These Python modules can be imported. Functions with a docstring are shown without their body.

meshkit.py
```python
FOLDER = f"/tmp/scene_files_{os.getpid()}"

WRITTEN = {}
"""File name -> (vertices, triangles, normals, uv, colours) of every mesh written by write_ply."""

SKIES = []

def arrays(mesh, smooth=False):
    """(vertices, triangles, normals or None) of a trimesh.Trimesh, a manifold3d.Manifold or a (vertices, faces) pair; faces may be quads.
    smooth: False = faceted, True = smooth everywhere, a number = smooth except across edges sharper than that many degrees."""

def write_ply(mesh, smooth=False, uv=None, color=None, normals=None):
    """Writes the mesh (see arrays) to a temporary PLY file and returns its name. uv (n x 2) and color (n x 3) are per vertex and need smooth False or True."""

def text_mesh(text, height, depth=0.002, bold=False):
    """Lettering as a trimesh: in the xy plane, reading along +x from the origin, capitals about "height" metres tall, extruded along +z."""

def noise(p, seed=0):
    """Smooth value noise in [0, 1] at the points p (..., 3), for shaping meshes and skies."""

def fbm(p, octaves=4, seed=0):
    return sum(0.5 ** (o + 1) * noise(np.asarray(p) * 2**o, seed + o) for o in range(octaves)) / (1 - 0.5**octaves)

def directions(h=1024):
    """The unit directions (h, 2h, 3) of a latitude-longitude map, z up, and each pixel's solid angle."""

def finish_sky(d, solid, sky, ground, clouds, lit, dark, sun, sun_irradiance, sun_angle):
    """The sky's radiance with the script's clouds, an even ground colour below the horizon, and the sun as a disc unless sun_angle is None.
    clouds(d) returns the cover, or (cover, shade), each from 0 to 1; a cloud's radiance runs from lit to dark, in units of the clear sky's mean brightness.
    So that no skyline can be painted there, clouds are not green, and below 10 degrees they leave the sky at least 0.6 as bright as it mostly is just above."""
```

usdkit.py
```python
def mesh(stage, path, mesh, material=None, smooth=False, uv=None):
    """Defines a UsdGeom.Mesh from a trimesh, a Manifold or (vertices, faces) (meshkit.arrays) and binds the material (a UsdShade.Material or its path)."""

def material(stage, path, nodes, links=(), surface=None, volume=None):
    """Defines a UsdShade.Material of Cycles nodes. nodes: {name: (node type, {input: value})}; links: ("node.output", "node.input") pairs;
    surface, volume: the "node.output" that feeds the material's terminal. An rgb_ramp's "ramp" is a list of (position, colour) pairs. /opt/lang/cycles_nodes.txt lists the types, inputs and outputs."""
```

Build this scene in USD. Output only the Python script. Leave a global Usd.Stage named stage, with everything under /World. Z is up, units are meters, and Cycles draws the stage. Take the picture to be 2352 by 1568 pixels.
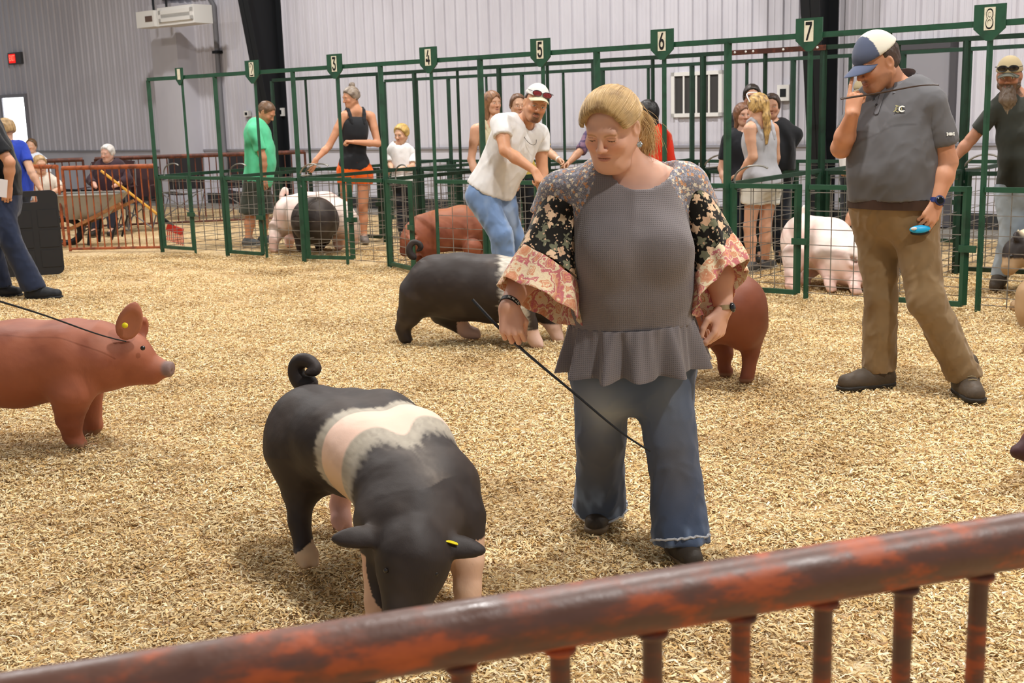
import math, random
import numpy as np, trimesh
import usdkit, meshkit
from meshkit import fbm, noise
from pxr import Usd, UsdGeom, UsdLux, UsdShade, Sdf, Gf, Vt

stage = Usd.Stage.CreateInMemory()
UsdGeom.SetStageUpAxis(stage, "Z")
UsdGeom.SetStageMetersPerUnit(stage, 1.0)
UsdGeom.Xform.Define(stage, "/World")
UsdGeom.Scope.Define(stage, "/World/Looks")
PI = math.pi
rng = np.random.default_rng(7)

# ------------------------------------------------------------------ camera
FPX, PITCH, ROLL, CAM = 2700.0, math.atan(522 / 2700.0), 0.029, np.array([0, 0, 1.47])
_s, _c = math.sin(ROLL), math.cos(ROLL)
FW = np.array([0, math.cos(PITCH), -math.sin(PITCH)])
_U0 = np.array([0, math.sin(PITCH), math.cos(PITCH)])
RT = np.array([_c, 0, 0]) - _s * _U0
UP = np.array([_s, 0, 0]) + _c * _U0
cam = UsdGeom.Camera.Define(stage, "/World/camera")
cam.CreateHorizontalApertureAttr(22.3)
cam.CreateVerticalApertureAttr(22.3 * 1568 / 2352)
cam.CreateFocalLengthAttr(22.3 * FPX / 2352)
cam.CreateFStopAttr(5.0)
cam.CreateFocusDistanceAttr(4.4)
cam.CreateExposureAttr(0.05)
cam.AddTransformOp().Set(Gf.Matrix4d(*RT, 0, *UP, 0, *(-FW), 0, *CAM, 1))

# ------------------------------------------------------------------ light: daylight through the open sides + high-bay lamps
dome = UsdLux.DomeLight.Define(stage, "/World/sky_light")
dome.CreateIntensityAttr(0.12)
dome.CreateColorAttr(Gf.Vec3f(0.86, 0.92, 1.0))
LAMP_Z, LAMP_POWER, LAMP_COLOR = 6.2, 840.0, (1.0, 0.975, 0.95)

# building frame: u runs along the pens and the back wall, v away from the camera towards the wall
ORG = np.array([-4.10, 13.92, 0.0])
EU = np.array([0.79251, -0.60985, 0.0])
EV = np.array([0.60985, 0.79251, 0.0])
RZ = math.degrees(math.atan2(EU[1], EU[0]))
def uv(u, v, z=0.0): return ORG + u * EU + v * EV + np.array([0, 0, z])
def ray(px, py): return FW + (px - 1176) / FPX * RT - (py - 784) / FPX * UP
def at(px, py, zc): return CAM + zc * ray(px, py)
def ground(px, py, h=0.0):
    d = ray(px, py); return CAM + (h - CAM[2]) / d[2] * d
def on_v(px, py, v):
    r = ray(px, py); return CAM + ((ORG + v * EV - CAM) @ EV) / (r @ EV) * r
def at_y(px, py, Y):
    r = ray(px, py); return CAM + Y / r[1] * r
def to_uv(P): return np.array([(P - ORG) @ EU, (P - ORG) @ EV, P[2]])

# ------------------------------------------------------------------ materials
def srgb(*c):
    if len(c) == 1: c = c[0]
    if isinstance(c, str):
        c = [int(c[i:i + 2], 16) for i in (0, 2, 4)]
    c = np.asarray(c, float) / 255.0
    return np.where(c <= 0.04045, c / 12.92, ((c + 0.055) / 1.055) ** 2.4)
_mats = {}
def mat(name, col=None, rough=0.6, metal=0.0, spec=0.35, bump=None, vary=None, attr=False, sheen=0.0, sss=0.0, emit=None, coat=0.0, coord="object"):
    """col: linear colour; attr: colour from the mesh primvar 'col'; bump=(scale xyz or s, strength, distance); vary=(scale, colour2, lo, hi)"""
    if name in _mats: return _mats[name]
    n = {"p": ("principled_bsdf", {"roughness": rough, "metallic": metal, "specular_ior_level": spec}), "tc": ("texture_coordinate", {})}
    l = []
    if sheen: n["p"][1].update(sheen_weight=sheen, sheen_roughness=0.5)
    if coat: n["p"][1].update(coat_weight=coat, coat_roughness=0.25)
    if sss: n["p"][1].update(subsurface_weight=sss, subsurface_scale=0.012, subsurface_radius=(1, 0.35, 0.2))
    src = None
    if attr:
        n["a"] = ("attribute", {"attribute": "col"}); src = "a.color"
    elif col is not None:
        n["p"][1]["base_color"] = tuple(col)
    if vary:
        sc, c2, lo, hi = vary
        n["mp"] = ("mapping", {"mapping_type": "point", "scale": (sc,) * 3 if np.ndim(sc) == 0 else tuple(sc)})
        n["nz"] = ("noise_texture", {"scale": 1.0, "detail": 5.0, "roughness": 0.6})
        n["mr"] = ("map_range", {"range_type": "smoothstep", "from_min": lo, "from_max": hi})
        n["mx"] = ("mix", {"mix_type": "mix", "color1": tuple(col) if col is not None else (1, 1, 1), "color2": tuple(c2)})
        l += [(f"tc.{coord}", "mp.vector"), ("mp.vector", "nz.vector"), ("nz.fac", "mr.value"), ("mr.result", "mx.fac")]
        if src: l.append((src, "mx.color1"))
        src = "mx.color"
    if src: l.append((src, "p.base_color"))
    if bump:
        sc, st, di = bump
        n["bm"] = ("mapping", {"mapping_type": "point", "scale": (sc,) * 3 if np.ndim(sc) == 0 else tuple(sc)})
        n["bn"] = ("noise_texture", {"scale": 1.0, "detail": 3.0, "roughness": 0.6})
        n["bu"] = ("bump", {"strength": st, "distance": di})
        l += [(f"tc.{coord}", "bm.vector"), ("bm.vector", "bn.vector"), ("bn.fac", "bu.height"), ("bu.normal", "p.normal")]
    if emit:
        n["p"][1].update(emission_color=tuple(emit[0]), emission_strength=emit[1])
    _mats[name] = usdkit.material(stage, "/World/Looks/" + name, n, l, surface="p.BSDF")
    return _mats[name]

# ------------------------------------------------------------------ things and parts
_used = {}
def numbered(parent, name):
    k = (parent, name); i = _used.get(k, 0); _used[k] = i + 1
    return name if i == 0 else f"{name}_{i:03d}"
def say(prim, label=None, cat=None, group=None, kind=None):
    for k, v in (("label", label), ("category", cat), ("group", group), ("kind", kind)):
        if v: prim.SetCustomDataByKey(k, v)
def put(path, mesh, material, smooth=False, col=None, uvs=None):
    if isinstance(mesh, tuple):
        mv, mf = np.asarray(mesh[0], float), np.asarray(mesh[1]); us = np.unique(mf)
        if len(us) < len(mv):
            inv = np.zeros(len(mv), int); inv[us] = np.arange(len(us)); mesh = (mv[us], inv[mf])
            if col is not None and np.ndim(col) == 2: col = np.asarray(col)[us]
    v, f, n = meshkit.arrays(mesh, smooth if col is None else bool(smooth))
    m = UsdGeom.Mesh.Define(stage, path)
    m.CreatePointsAttr(Vt.Vec3fArray.FromNumpy(v.astype(np.float32)))
    m.CreateFaceVertexCountsAttr(Vt.IntArray.FromNumpy(np.full(len(f), 3, np.int32)))
    m.CreateFaceVertexIndicesAttr(Vt.IntArray.FromNumpy(f.astype(np.int32).ravel()))
    m.CreateSubdivisionSchemeAttr("none")
    if n is not None:
        m.CreateNormalsAttr(Vt.Vec3fArray.FromNumpy(n.astype(np.float32))); m.SetNormalsInterpolation("vertex")
    if col is not None:
        col = np.asarray(col, np.float32)
        if col.ndim == 1: col = np.tile(col, (len(v), 1))
        UsdGeom.PrimvarsAPI(m).CreatePrimvar("col", Sdf.ValueTypeNames.Color3fArray, "vertex").Set(Vt.Vec3fArray.FromNumpy(col))
    UsdShade.MaterialBindingAPI.Apply(m.GetPrim()).Bind(material)
    return m
class Thing:
    def __init__(s, name, label, cat, base=(0, 0, 0), rz=0.0, group=None, kind=None, local=False):
        s.kindname, s.label, s.cat, s.group, s.local = name, label, cat, group, local
        s.path = "/World/" + numbered("/World", name)
        s.base, s.rz = np.asarray(base, float), rz
        x = UsdGeom.Xform.Define(stage, s.path)
        x.AddTranslateOp().Set(Gf.Vec3d(*map(float, s.base)))
        if rz: x.AddRotateZOp().Set(float(rz))
        say(x.GetPrim(), label, cat, group, kind)
    def place(s, v):
        if s.local: return v
        a = math.radians(-s.rz); d = v - s.base
        return np.stack([d[:, 0] * math.cos(a) - d[:, 1] * math.sin(a), d[:, 0] * math.sin(a) + d[:, 1] * math.cos(a), d[:, 2]], 1)
    def part(s, name, mesh, material, smooth=False, col=None, label=None, parent=None, kind=None):
        if col is not None and not np.ndim(col) == 1:
            v, f = np.asarray(mesh[0], float), np.asarray(mesh[1])
        else:
            v, f, _ = meshkit.arrays(mesh)
        where = parent or s.path
        p = where + "/" + numbered(where, name)
        put(p, (s.place(np.asarray(v, float)), f), material, smooth, col)
        say(stage.GetPrimAtPath(p), label, None, None, kind)
        return p
    def copy(s, label, base, rz=None, group=None):
        r = Thing.__new__(Thing)
        r.__dict__.update(s.__dict__); r.path = "/World/" + numbered("/World", s.kindname)
        r.base, r.rz, r.label = np.asarray(base, float), s.rz if rz is None else rz, label
        x = UsdGeom.Xform.Define(stage, r.path)
        x.AddTranslateOp().Set(Gf.Vec3d(*map(float, r.base))); x.AddRotateZOp().Set(float(r.rz))
        say(x.GetPrim(), label, s.cat, group or s.group)
        x.GetPrim().GetReferences().AddInternalReference(s.path); x.GetPrim().SetInstanceable(True)
        return r
def single(name, mesh, material, label=None, cat=None, group=None, kind=None, smooth=False, col=None):
    p = "/World/" + numbered("/World", name)
    m = put(p, mesh, material, smooth, col); say(m.GetPrim(), label, cat, group, kind)
    return p

# ------------------------------------------------------------------ simple meshes (vertices, triangles)
def cat(*ms):
    vs, fs, n = [], [], 0
    for v, f in ms:
        vs.append(v); fs.append(np.asarray(f) + n); n += len(v)
    return np.vstack(vs), np.vstack(fs)
_BOXF = np.array([[0,2,1],[1,2,3],[4,5,6],[5,7,6],[0,1,4],[1,5,4],[2,6,3],[3,6,7],[0,4,2],[2,4,6],[1,3,5],[3,7,5]])
def box(lo, hi):
    lo, hi = np.asarray(lo, float), np.asarray(hi, float)
    return np.array([[(lo, hi)[i][0], (lo, hi)[j][1], (lo, hi)[k][2]] for k in (0, 1) for j in (0, 1) for i in (0, 1)]), _BOXF
def unit(v):
    v = np.asarray(v, float); return v / max(np.linalg.norm(v), 1e-12)
def bar(a, b, w, h=None, up=(0, 0, 1)):
    """square tube from a to b, width w, height h"""
    h = h or w; a, b = np.asarray(a, float), np.asarray(b, float)
    d = unit(b - a); up = np.asarray(up, float)
    if abs(d @ up) > 0.95: up = np.array([EV[0], EV[1], 0])
    x = unit(np.cross(d, up)); y = np.cross(x, d)
    v = np.array([p + sx * x * w / 2 + sy * y * h / 2 for p in (a, b) for sy in (-1, 1) for sx in (-1, 1)])
    return v, _BOXF
def tube(pts, r, n=8, caps=True):
    pts = np.asarray(pts, float); m = len(pts); r = np.broadcast_to(np.asarray(r, float), (m,))
    t = np.gradient(pts, axis=0); t /= np.maximum(np.linalg.norm(t, axis=1, keepdims=True), 1e-9)
    x = np.cross(t[0], [0, 0, 1.0]);
    if np.linalg.norm(x) < 0.2: x = np.cross(t[0], [1.0, 0, 0])
    x = unit(x); V = []
    for i in range(m):
        x = unit(x - (x @ t[i]) * t[i]); y = np.cross(t[i], x)
        a = np.arange(n) * 2 * PI / n
        V.append(pts[i] + r[i] * (np.cos(a)[:, None] * x + np.sin(a)[:, None] * y))
    V = np.vstack(V); i, j = np.meshgrid(np.arange(m - 1), np.arange(n), indexing="ij"); i, j = i.ravel(), j.ravel(); k = (j + 1) % n
    F = np.vstack([np.stack([i * n + j, i * n + k, (i + 1) * n + k], 1), np.stack([i * n + j, (i + 1) * n + k, (i + 1) * n + j], 1)])
    if caps:
        V = np.vstack([V, pts[0], pts[-1]]); q = np.arange(n); w = (q + 1) % n
        F = np.vstack([F, np.stack([np.full(n, m * n), w, q], 1), np.stack([np.full(n, m * n + 1), (m - 1) * n + q, (m - 1) * n + w], 1)])
    return V, F
def grid_faces(nu, nv, closed_u=False):
    """faces of a (nu, nv) grid of vertices, index u * nv + v"""
    U = np.arange(nu if closed_u else nu - 1); i, j = np.meshgrid(U, np.arange(nv - 1), indexing="ij"); i, j = i.ravel(), j.ravel(); k = (i + 1) % nu
    return np.vstack([np.stack([i * nv + j, k * nv + j, k * nv + j + 1], 1), np.stack([i * nv + j, k * nv + j + 1, i * nv + j + 1], 1)])
def shell(V, F, t):
    """gives an open sheet the thickness t (towards its back)"""
    n = np.zeros_like(V); c = np.cross(V[F[:, 1]] - V[F[:, 0]], V[F[:, 2]] - V[F[:, 0]])
    for k in range(3): np.add.at(n, F[:, k], c)
    n /= np.maximum(np.linalg.norm(n, axis=1, keepdims=True), 1e-12)
    e = np.sort(np.vstack([F[:, [0, 1]], F[:, [1, 2]], F[:, [2, 0]]]), axis=1); raw = np.vstack([F[:, [0, 1]], F[:, [1, 2]], F[:, [2, 0]]])
    _, inv, cnt = np.unique(e, axis=0, return_inverse=True, return_counts=True); b = raw[cnt[inv.ravel()] == 1]; N = len(V)
    return np.vstack([V, V - t * n]), np.vstack([F, F[:, ::-1] + N, np.stack([b[:, 1], b[:, 0], b[:, 0] + N], 1), np.stack([b[:, 1], b[:, 0] + N, b[:, 1] + N], 1)])
def prism(poly, y0, y1, frame=None):
    """polygon in (x, z), extruded along y"""
    from shapely.geometry import Polygon
    m = trimesh.creation.extrude_polygon(Polygon(poly), y1 - y0, engine="earcut")
    v = np.array(m.vertices); v = np.stack([v[:, 0], v[:, 2] + y0, v[:, 1]], 1)
    return v, np.array(m.faces)[:, ::-1]
def xf(m, M3=None, t=(0, 0, 0)):
    v, f = m; v = np.asarray(v, float)
    if M3 is not None: v = v @ np.asarray(M3, float)   # rows of M3 are the images of x, y, z
    return v + np.asarray(t, float), f
UVM = np.array([EU, EV, [0, 0, 1.0]])
def ell(c, r, M3=None, n=2):
    s = trimesh.creation.icosphere(n); v = np.array(s.vertices) * np.asarray(r, float)
    if M3 is not None: v = v @ np.asarray(M3, float)
    return v + np.asarray(c, float), np.array(s.faces)
def smoothpath(P, n=24):
    from scipy.interpolate import CubicSpline
    P = np.asarray(P, float); t = np.r_[0, np.cumsum(np.linalg.norm(np.diff(P[:, :3], axis=0), axis=1))]
    return CubicSpline(t, P)(np.linspace(0, t[-1], n))

# ------------------------------------------------------------------ distance fields -> one continuous skin
class Field:
    """smooth union of round cones and ellipsoids, sampled on a grid and meshed with surface nets"""
    def __init__(s): s.p = []
    def rc(s, a, b, ra, rb=None, k=0.02, op="u", flat=None):
        s.p.append(("rc", np.asarray(a, float), np.asarray(b, float), ra, ra if rb is None else rb, k, op, flat)); return s
    def chain(s, pts, rs, k=0.02, op="u"):
        rs = np.broadcast_to(rs, (len(pts),))
        for i in range(len(pts) - 1): s.rc(pts[i], pts[i + 1], float(rs[i]), float(rs[i + 1]), k, op)
        return s
    def el(s, c, r, M3=None, k=0.02, op="u"):
        s.p.append(("el", np.asarray(c, float), np.asarray(r, float), np.eye(3) if M3 is None else np.asarray(M3, float), 0, k, op, None)); return s
    def cut(s, point, normal, k=0.004):
        """removes what lies on the side of the plane that the normal points to"""
        s.p.append(("pl", np.asarray(point, float), unit(normal), 0, 0, k, "i", None)); return s
    def extend(s, o, grow=0.0):
        for q in o.p:
            if q[6] != "u": s.p.append(q); continue
            if q[0] == "rc": s.p.append(q[:3] + (q[3] + grow, q[4] + grow) + q[5:])
            else: s.p.append(q[:2] + (q[2] + grow,) + q[3:])
        return s
    def bounds(s):
        lo, hi = [], []
        for q in s.p:
            if q[6] != "u": continue
            if q[0] == "rc":
                lo += [q[1] - q[3], q[2] - q[4]]; hi += [q[1] + q[3], q[2] + q[4]]
            else:
                e = np.sqrt(((q[3] * q[2][:, None]) ** 2).sum(0)); lo.append(q[1] - e); hi.append(q[1] + e)
        return np.min(lo, 0), np.max(hi, 0)
    def mesh(s, h, lo=None, hi=None, disp=None, relax=1):
        a, b = s.bounds(); lo = a - 3 * h if lo is None else np.maximum(lo, a - 3 * h); hi = b + 3 * h if hi is None else np.minimum(hi, b + 3 * h)
        n = np.maximum(np.ceil((hi - lo) / h).astype(int) + 1, 3)
        G = np.full(n, 0.5, np.float32)
        ax = [(lo[i] + h * np.arange(n[i])).astype(np.float32) for i in range(3)]
        for q in s.p:
            kind, k, op = q[0], q[5], q[6]
            if kind == "pl":
                d = (ax[0][:, None, None] - q[1][0]) * q[2][0] + (ax[1][None, :, None] - q[1][1]) * q[2][1] + (ax[2][None, None, :] - q[1][2]) * q[2][2]
                hh = np.maximum(k - np.abs(G - d), 0) / k; G = np.maximum(G, d) + hh * hh * k * 0.25; continue
            if kind == "rc":
                l0 = np.minimum(q[1] - q[3], q[2] - q[4]); h0 = np.maximum(q[1] + q[3], q[2] + q[4])
            else:
                e = np.sqrt(((q[3] * q[2][:, None]) ** 2).sum(0)); l0, h0 = q[1] - e, q[1] + e
            m = k + 2.5 * h
            i0 = np.clip(((l0 - m - lo) / h).astype(int), 0, n); i1 = np.clip(np.ceil((h0 + m - lo) / h).astype(int) + 1, 0, n)
            if np.any(i1 <= i0): continue
            X = ax[0][i0[0]:i1[0], None, None]; Y = ax[1][None, i0[1]:i1[1], None]; Z = ax[2][None, None, i0[2]:i1[2]]
            px, py, pz = X - np.float32(q[1][0]), Y - np.float32(q[1][1]), Z - np.float32(q[1][2])
            if kind == "rc":
                ba = (q[2] - q[1]).astype(np.float32); L = max(float(ba @ ba), 1e-9)
                t = np.clip((px * ba[0] + py * ba[1] + pz * ba[2]) / L, 0, 1)
                d = np.sqrt((px - t * ba[0]) ** 2 + (py - t * ba[1]) ** 2 + (pz - t * ba[2]) ** 2) - (q[3] + t * (q[4] - q[3]))
            else:
                M = q[3].astype(np.float32); r = q[2].astype(np.float32)
                c = [(px * M[i][0] + py * M[i][1] + pz * M[i][2]) for i in range(3)]
                k0 = np.sqrt((c[0] / r[0]) ** 2 + (c[1] / r[1]) ** 2 + (c[2] / r[2]) ** 2)
                k1 = np.sqrt((c[0] / r[0] ** 2) ** 2 + (c[1] / r[1] ** 2) ** 2 + (c[2] / r[2] ** 2) ** 2)
                d = k0 * (k0 - 1.0) / np.maximum(k1, 1e-6)
            S = G[i0[0]:i1[0], i0[1]:i1[1], i0[2]:i1[2]]
            if op == "u":
                hh = np.maximum(k - np.abs(S - d), 0) / k; S[...] = np.minimum(S, d) - hh * hh * k * 0.25
            else:
                d = -d; hh = np.maximum(k - np.abs(S - d), 0) / k; S[...] = np.maximum(S, d) + hh * hh * k * 0.25
        G[0], G[-1] = 0.5, 0.5; G[:, 0], G[:, -1] = 0.5, 0.5; G[:, :, 0], G[:, :, -1] = 0.5, 0.5
        V, F = surface_net(G, lo, h)
        for _ in range(relax): V = relax_mesh(V, F)
        return V, F
def vnormals(V, F):
    n = np.zeros_like(V); c = np.cross(V[F[:, 1]] - V[F[:, 0]], V[F[:, 2]] - V[F[:, 0]])
    for k in range(3):
        for a in range(3): n[:, a] += np.bincount(F[:, k], c[:, a], len(V))
    return n / np.maximum(np.linalg.norm(n, axis=1, keepdims=True), 1e-12)
def relax_mesh(V, F, lam=0.5, mu=-0.52):
    e = np.vstack([F[:, [0, 1]], F[:, [1, 2]], F[:, [2, 0]]]); cnt = np.maximum(np.bincount(e[:, 0], minlength=len(V)), 1)[:, None]
    for w in (lam, mu):
        S = np.stack([np.bincount(e[:, 0], V[e[:, 1], a], len(V)) for a in range(3)], 1) / cnt
        V = V + w * (S - V)
    return V
def surface_net(G, lo, h):
    ins = G < 0
    n = G.shape
    c = np.zeros((n[0] - 1, n[1] - 1, n[2] - 1), np.int8)
    for i in (0, 1):
        for j in (0, 1):
            for k in (0, 1): c += ins[i:n[0] - 1 + i, j:n[1] - 1 + j, k:n[2] - 1 + k]
    cell = np.argwhere((c > 0) & (c < 8)); N = len(cell)
    idx = np.full(c.shape, -1, np.int32); idx[tuple(cell.T)] = np.arange(N)
    val = {o: G[cell[:, 0] + o[0], cell[:, 1] + o[1], cell[:, 2] + o[2]] for o in np.ndindex(2, 2, 2)}
    acc, num = np.zeros((N, 3)), np.zeros(N)
    for a in range(3):
        for o in np.ndindex(2, 2):
            p0 = list(o); p0.insert(a, 0); p1 = list(o); p1.insert(a, 1)
            g0, g1 = val[tuple(p0)], val[tuple(p1)]
            x = (g0 < 0) != (g1 < 0); t = np.where(x, g0 / np.where(g0 == g1, 1, g0 - g1), 0)
            pt = np.tile(np.array(p0, float), (N, 1)); pt[:, a] += t
            acc += pt * x[:, None]; num += x
    V = lo + h * (cell + acc / np.maximum(num, 1)[:, None])
    Fs = []
    for a in range(3):
        b, d = (a + 1) % 3, (a + 2) % 3
        s0 = [slice(None)] * 3; s1 = [slice(None)] * 3; s0[a] = slice(0, -1); s1[a] = slice(1, None)
        A, B = ins[tuple(s0)], ins[tuple(s1)]
        E = np.argwhere(A != B)
        if not len(E): continue
        E = E[(E[:, b] > 0) & (E[:, d] > 0) & (E[:, b] < n[b] - 1) & (E[:, d] < n[d] - 1)]
        fl = A[tuple(E.T)]
        def ci(db, dd):
            q = E.copy(); q[:, b] += db; q[:, d] += dd; return idx[tuple(q.T)]
        q = np.stack([ci(-1, -1), ci(0, -1), ci(0, 0), ci(-1, 0)], 1)
        q = np.where(fl[:, None], q, q[:, ::-1])
        Fs += [q[:, [0, 1, 2]], q[:, [0, 2, 3]]]
    return V, np.vstack(Fs)
def refine_box(coarse, fine, lo, hi, grow):
    """the coarse skin with its triangles inside the box replaced by those of a finer sampling"""
    V, F = coarse; c = V[F].mean(1); keep = ~np.all((c > lo) & (c < hi), axis=1)
    W, E = fine; c2 = W[E].mean(1); k2 = np.all((c2 > lo - grow) & (c2 < hi + grow), axis=1)
    m = cat((V, F[keep]), (W, E[k2])); used = np.unique(m[1]); inv = np.full(len(m[0]), -1); inv[used] = np.arange(len(used))
    return m[0][used], inv[m[1]]
def displace(m, amount):
    V, F = m; return V + vnormals(V, F) * np.asarray(amount)[:, None], F
# ------------------------------------------------------------------ the setting
WALL_V = 5.8
g_green = mat("green_paint", srgb("1f4a34"), 0.45, spec=0.45, vary=(9, srgb("173626"), 0.45, 0.75), bump=(60, 0.15, 0.004))
g_green2 = mat("green_paint_dull", srgb("183727"), 0.5, spec=0.4, vary=(9, srgb("11271c"), 0.45, 0.75))
g_rustdark = mat("rusty_brown_paint", srgb("4a2a20"), 0.6, spec=0.3, vary=(14, srgb("6b3a2a"), 0.45, 0.65))
g_orange = mat("faded_orange_paint", srgb("a2552f"), 0.6, spec=0.3, vary=(11, srgb("6a3a28"), 0.42, 0.66))
g_wire = mat("galvanised_wire", srgb("8d8a84"), 0.4, 0.6, vary=(6, srgb("5b4a3a"), 0.5, 0.7))
g_white = mat("white_enamel", srgb("d8d6d2"), 0.5)
g_black = mat("black_plastic", srgb("17181a"), 0.5)
g_steel = mat("dark_steel", srgb("16181b"), 0.5, spec=0.3)
wall_mat = mat("white_metal_wall", srgb("c9c7cf"), 0.42, spec=0.4, vary=((0.7, 0.7, 0.35), srgb("bdbac2"), 0.4, 0.7))

# wood shavings floor: a base layer with the colour of the heap; the shavings themselves lie on it
def floor_material():
    n = {"p": ("principled_bsdf", {"roughness": 0.85, "specular_ior_level": 0.15}), "g": ("geometry", {}),
         "m1": ("mapping", {"mapping_type": "point", "scale": (1, 1, 1)}),
         "v": ("voronoi_texture", {"scale": 85.0, "randomness": 1.0}),
         "big": ("noise_texture", {"scale": 1.1, "detail": 5.0, "roughness": 0.6}),
         "fine": ("noise_texture", {"scale": 120.0, "detail": 3.0, "roughness": 0.7}),
         "r": ("rgb_ramp", {"ramp": [(0.0, srgb("b59a6c")), (0.35, srgb("d3b584")), (0.7, srgb("e3c89b")), (1.0, srgb("f0dfbc"))]}),
         "sep": ("separate_color", {"color_type": "rgb"}),
         "r2": ("rgb_ramp", {"ramp": [(0.35, srgb("b59a72")), (0.62, (1, 1, 1)), (1, (1, 1, 1))]}),
         "mx": ("mix", {"mix_type": "multiply", "fac": 0.5}),
         "b": ("bump", {"strength": 0.9, "distance": 0.012})}
    l = [("g.position", "v.vector"), ("g.position", "big.vector"), ("g.position", "fine.vector"), ("v.color", "sep.color"), ("sep.r", "r.fac"),
         ("big.fac", "r2.fac"), ("r.color", "mx.color1"), ("r2.color", "mx.color2"), ("mx.color", "p.base_color"), ("fine.fac", "b.height"), ("b.normal", "p.normal")]
    return usdkit.material(stage, "/World/Looks/shavings_bed", n, l, surface="p.BSDF")
shav = floor_material()
# gently uneven bed
gx, gy = np.meshgrid(np.linspace(-14, 30, 221), np.linspace(-22, 4.75, 150), indexing="ij")
P = ORG + gx[..., None] * EU + gy[..., None] * EV
fz = 0.02 * (fbm(np.stack([P[..., 0] * 1.6, P[..., 1] * 1.6, 0 * gx], -1), 3, 4) - 0.5) * 2 * np.clip(1 - np.abs(gy) * 0.0, 0, 1)
def floor_z(x, y): return 0.02 * (fbm(np.stack([np.asarray(x) * 1.6, np.asarray(y) * 1.6, 0 * np.asarray(x)], -1), 3, 4) - 0.5) * 2
P[..., 2] = fz - 0.012
single("floor", (P.reshape(-1, 3), grid_faces(221, 150)), shav, "deep bed of pale wood shavings over the show ring and pens", "floor", kind="structure", smooth=True)
conc = mat("concrete", srgb("8d8880"), 0.7, vary=(1.5, srgb("6e6a63"), 0.4, 0.7), bump=(40, 0.2, 0.004))
single("floor", xf(box((-16, 4.5, -0.2), (30, WALL_V + 0.1, -0.02)), UVM, ORG), conc, "bare grey concrete strip between shavings and back wall", "floor", kind="structure")

# back wall: ribbed sheet metal above a flat liner
def ribbed(u0, u1, z0, z1, v, pitch=0.2155, depth=0.028):
    us = []; 
    k0 = int(math.floor(u0 / pitch)); 
    for k in range(k0, int(u1 / pitch) + 1):
        c = k * pitch
        us += [(c - 0.032, 0), (c - 0.018, 1), (c + 0.018, 1), (c + 0.032, 0), (c + 0.095, 0), (c + 0.102, .18), (c + 0.112, .18), (c + 0.119, 0)]
    us = np.array(us); V = []
    for u, d in us:
        for z in (z0, z1): V.append(uv(u, v - d * depth, z))
    return np.array(V), grid_faces(len(us), 2)
wb = Thing("wall_back", "tall white ribbed metal back wall behind the pens", "wall", uv(0, WALL_V), RZ, kind="structure")
wb.part("ribbed_sheet", shell(*ribbed(-16, 22, 0.98, 6.6, WALL_V), -0.004), wall_mat)
wb.part("liner_sheet", xf(box((-16, WALL_V, 0.17), (22, WALL_V + .05, 0.98)), UVM, ORG), wall_mat)
wb.part("girt_trim", xf(box((-16, WALL_V - .04, 0.955), (22, WALL_V, 0.985)), UVM, ORG), mat("grey_trim", srgb("8f8d94"), 0.5))
wb.part("kick_strip", xf(box((-16, WALL_V - .02, -0.05), (22, WALL_V + .05, 0.17)), UVM, ORG), mat("dark_kick", srgb("2b2b2b"), 0.7))
single("ceiling", xf(box((-16, -10.5, 6.6), (22, WALL_V + .1, 6.7)), UVM, ORG), mat("ceiling_sheet", srgb("8d8b88"), 0.7), "pale sheet metal roof lining above the lamps", "ceiling", kind="structure")

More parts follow.
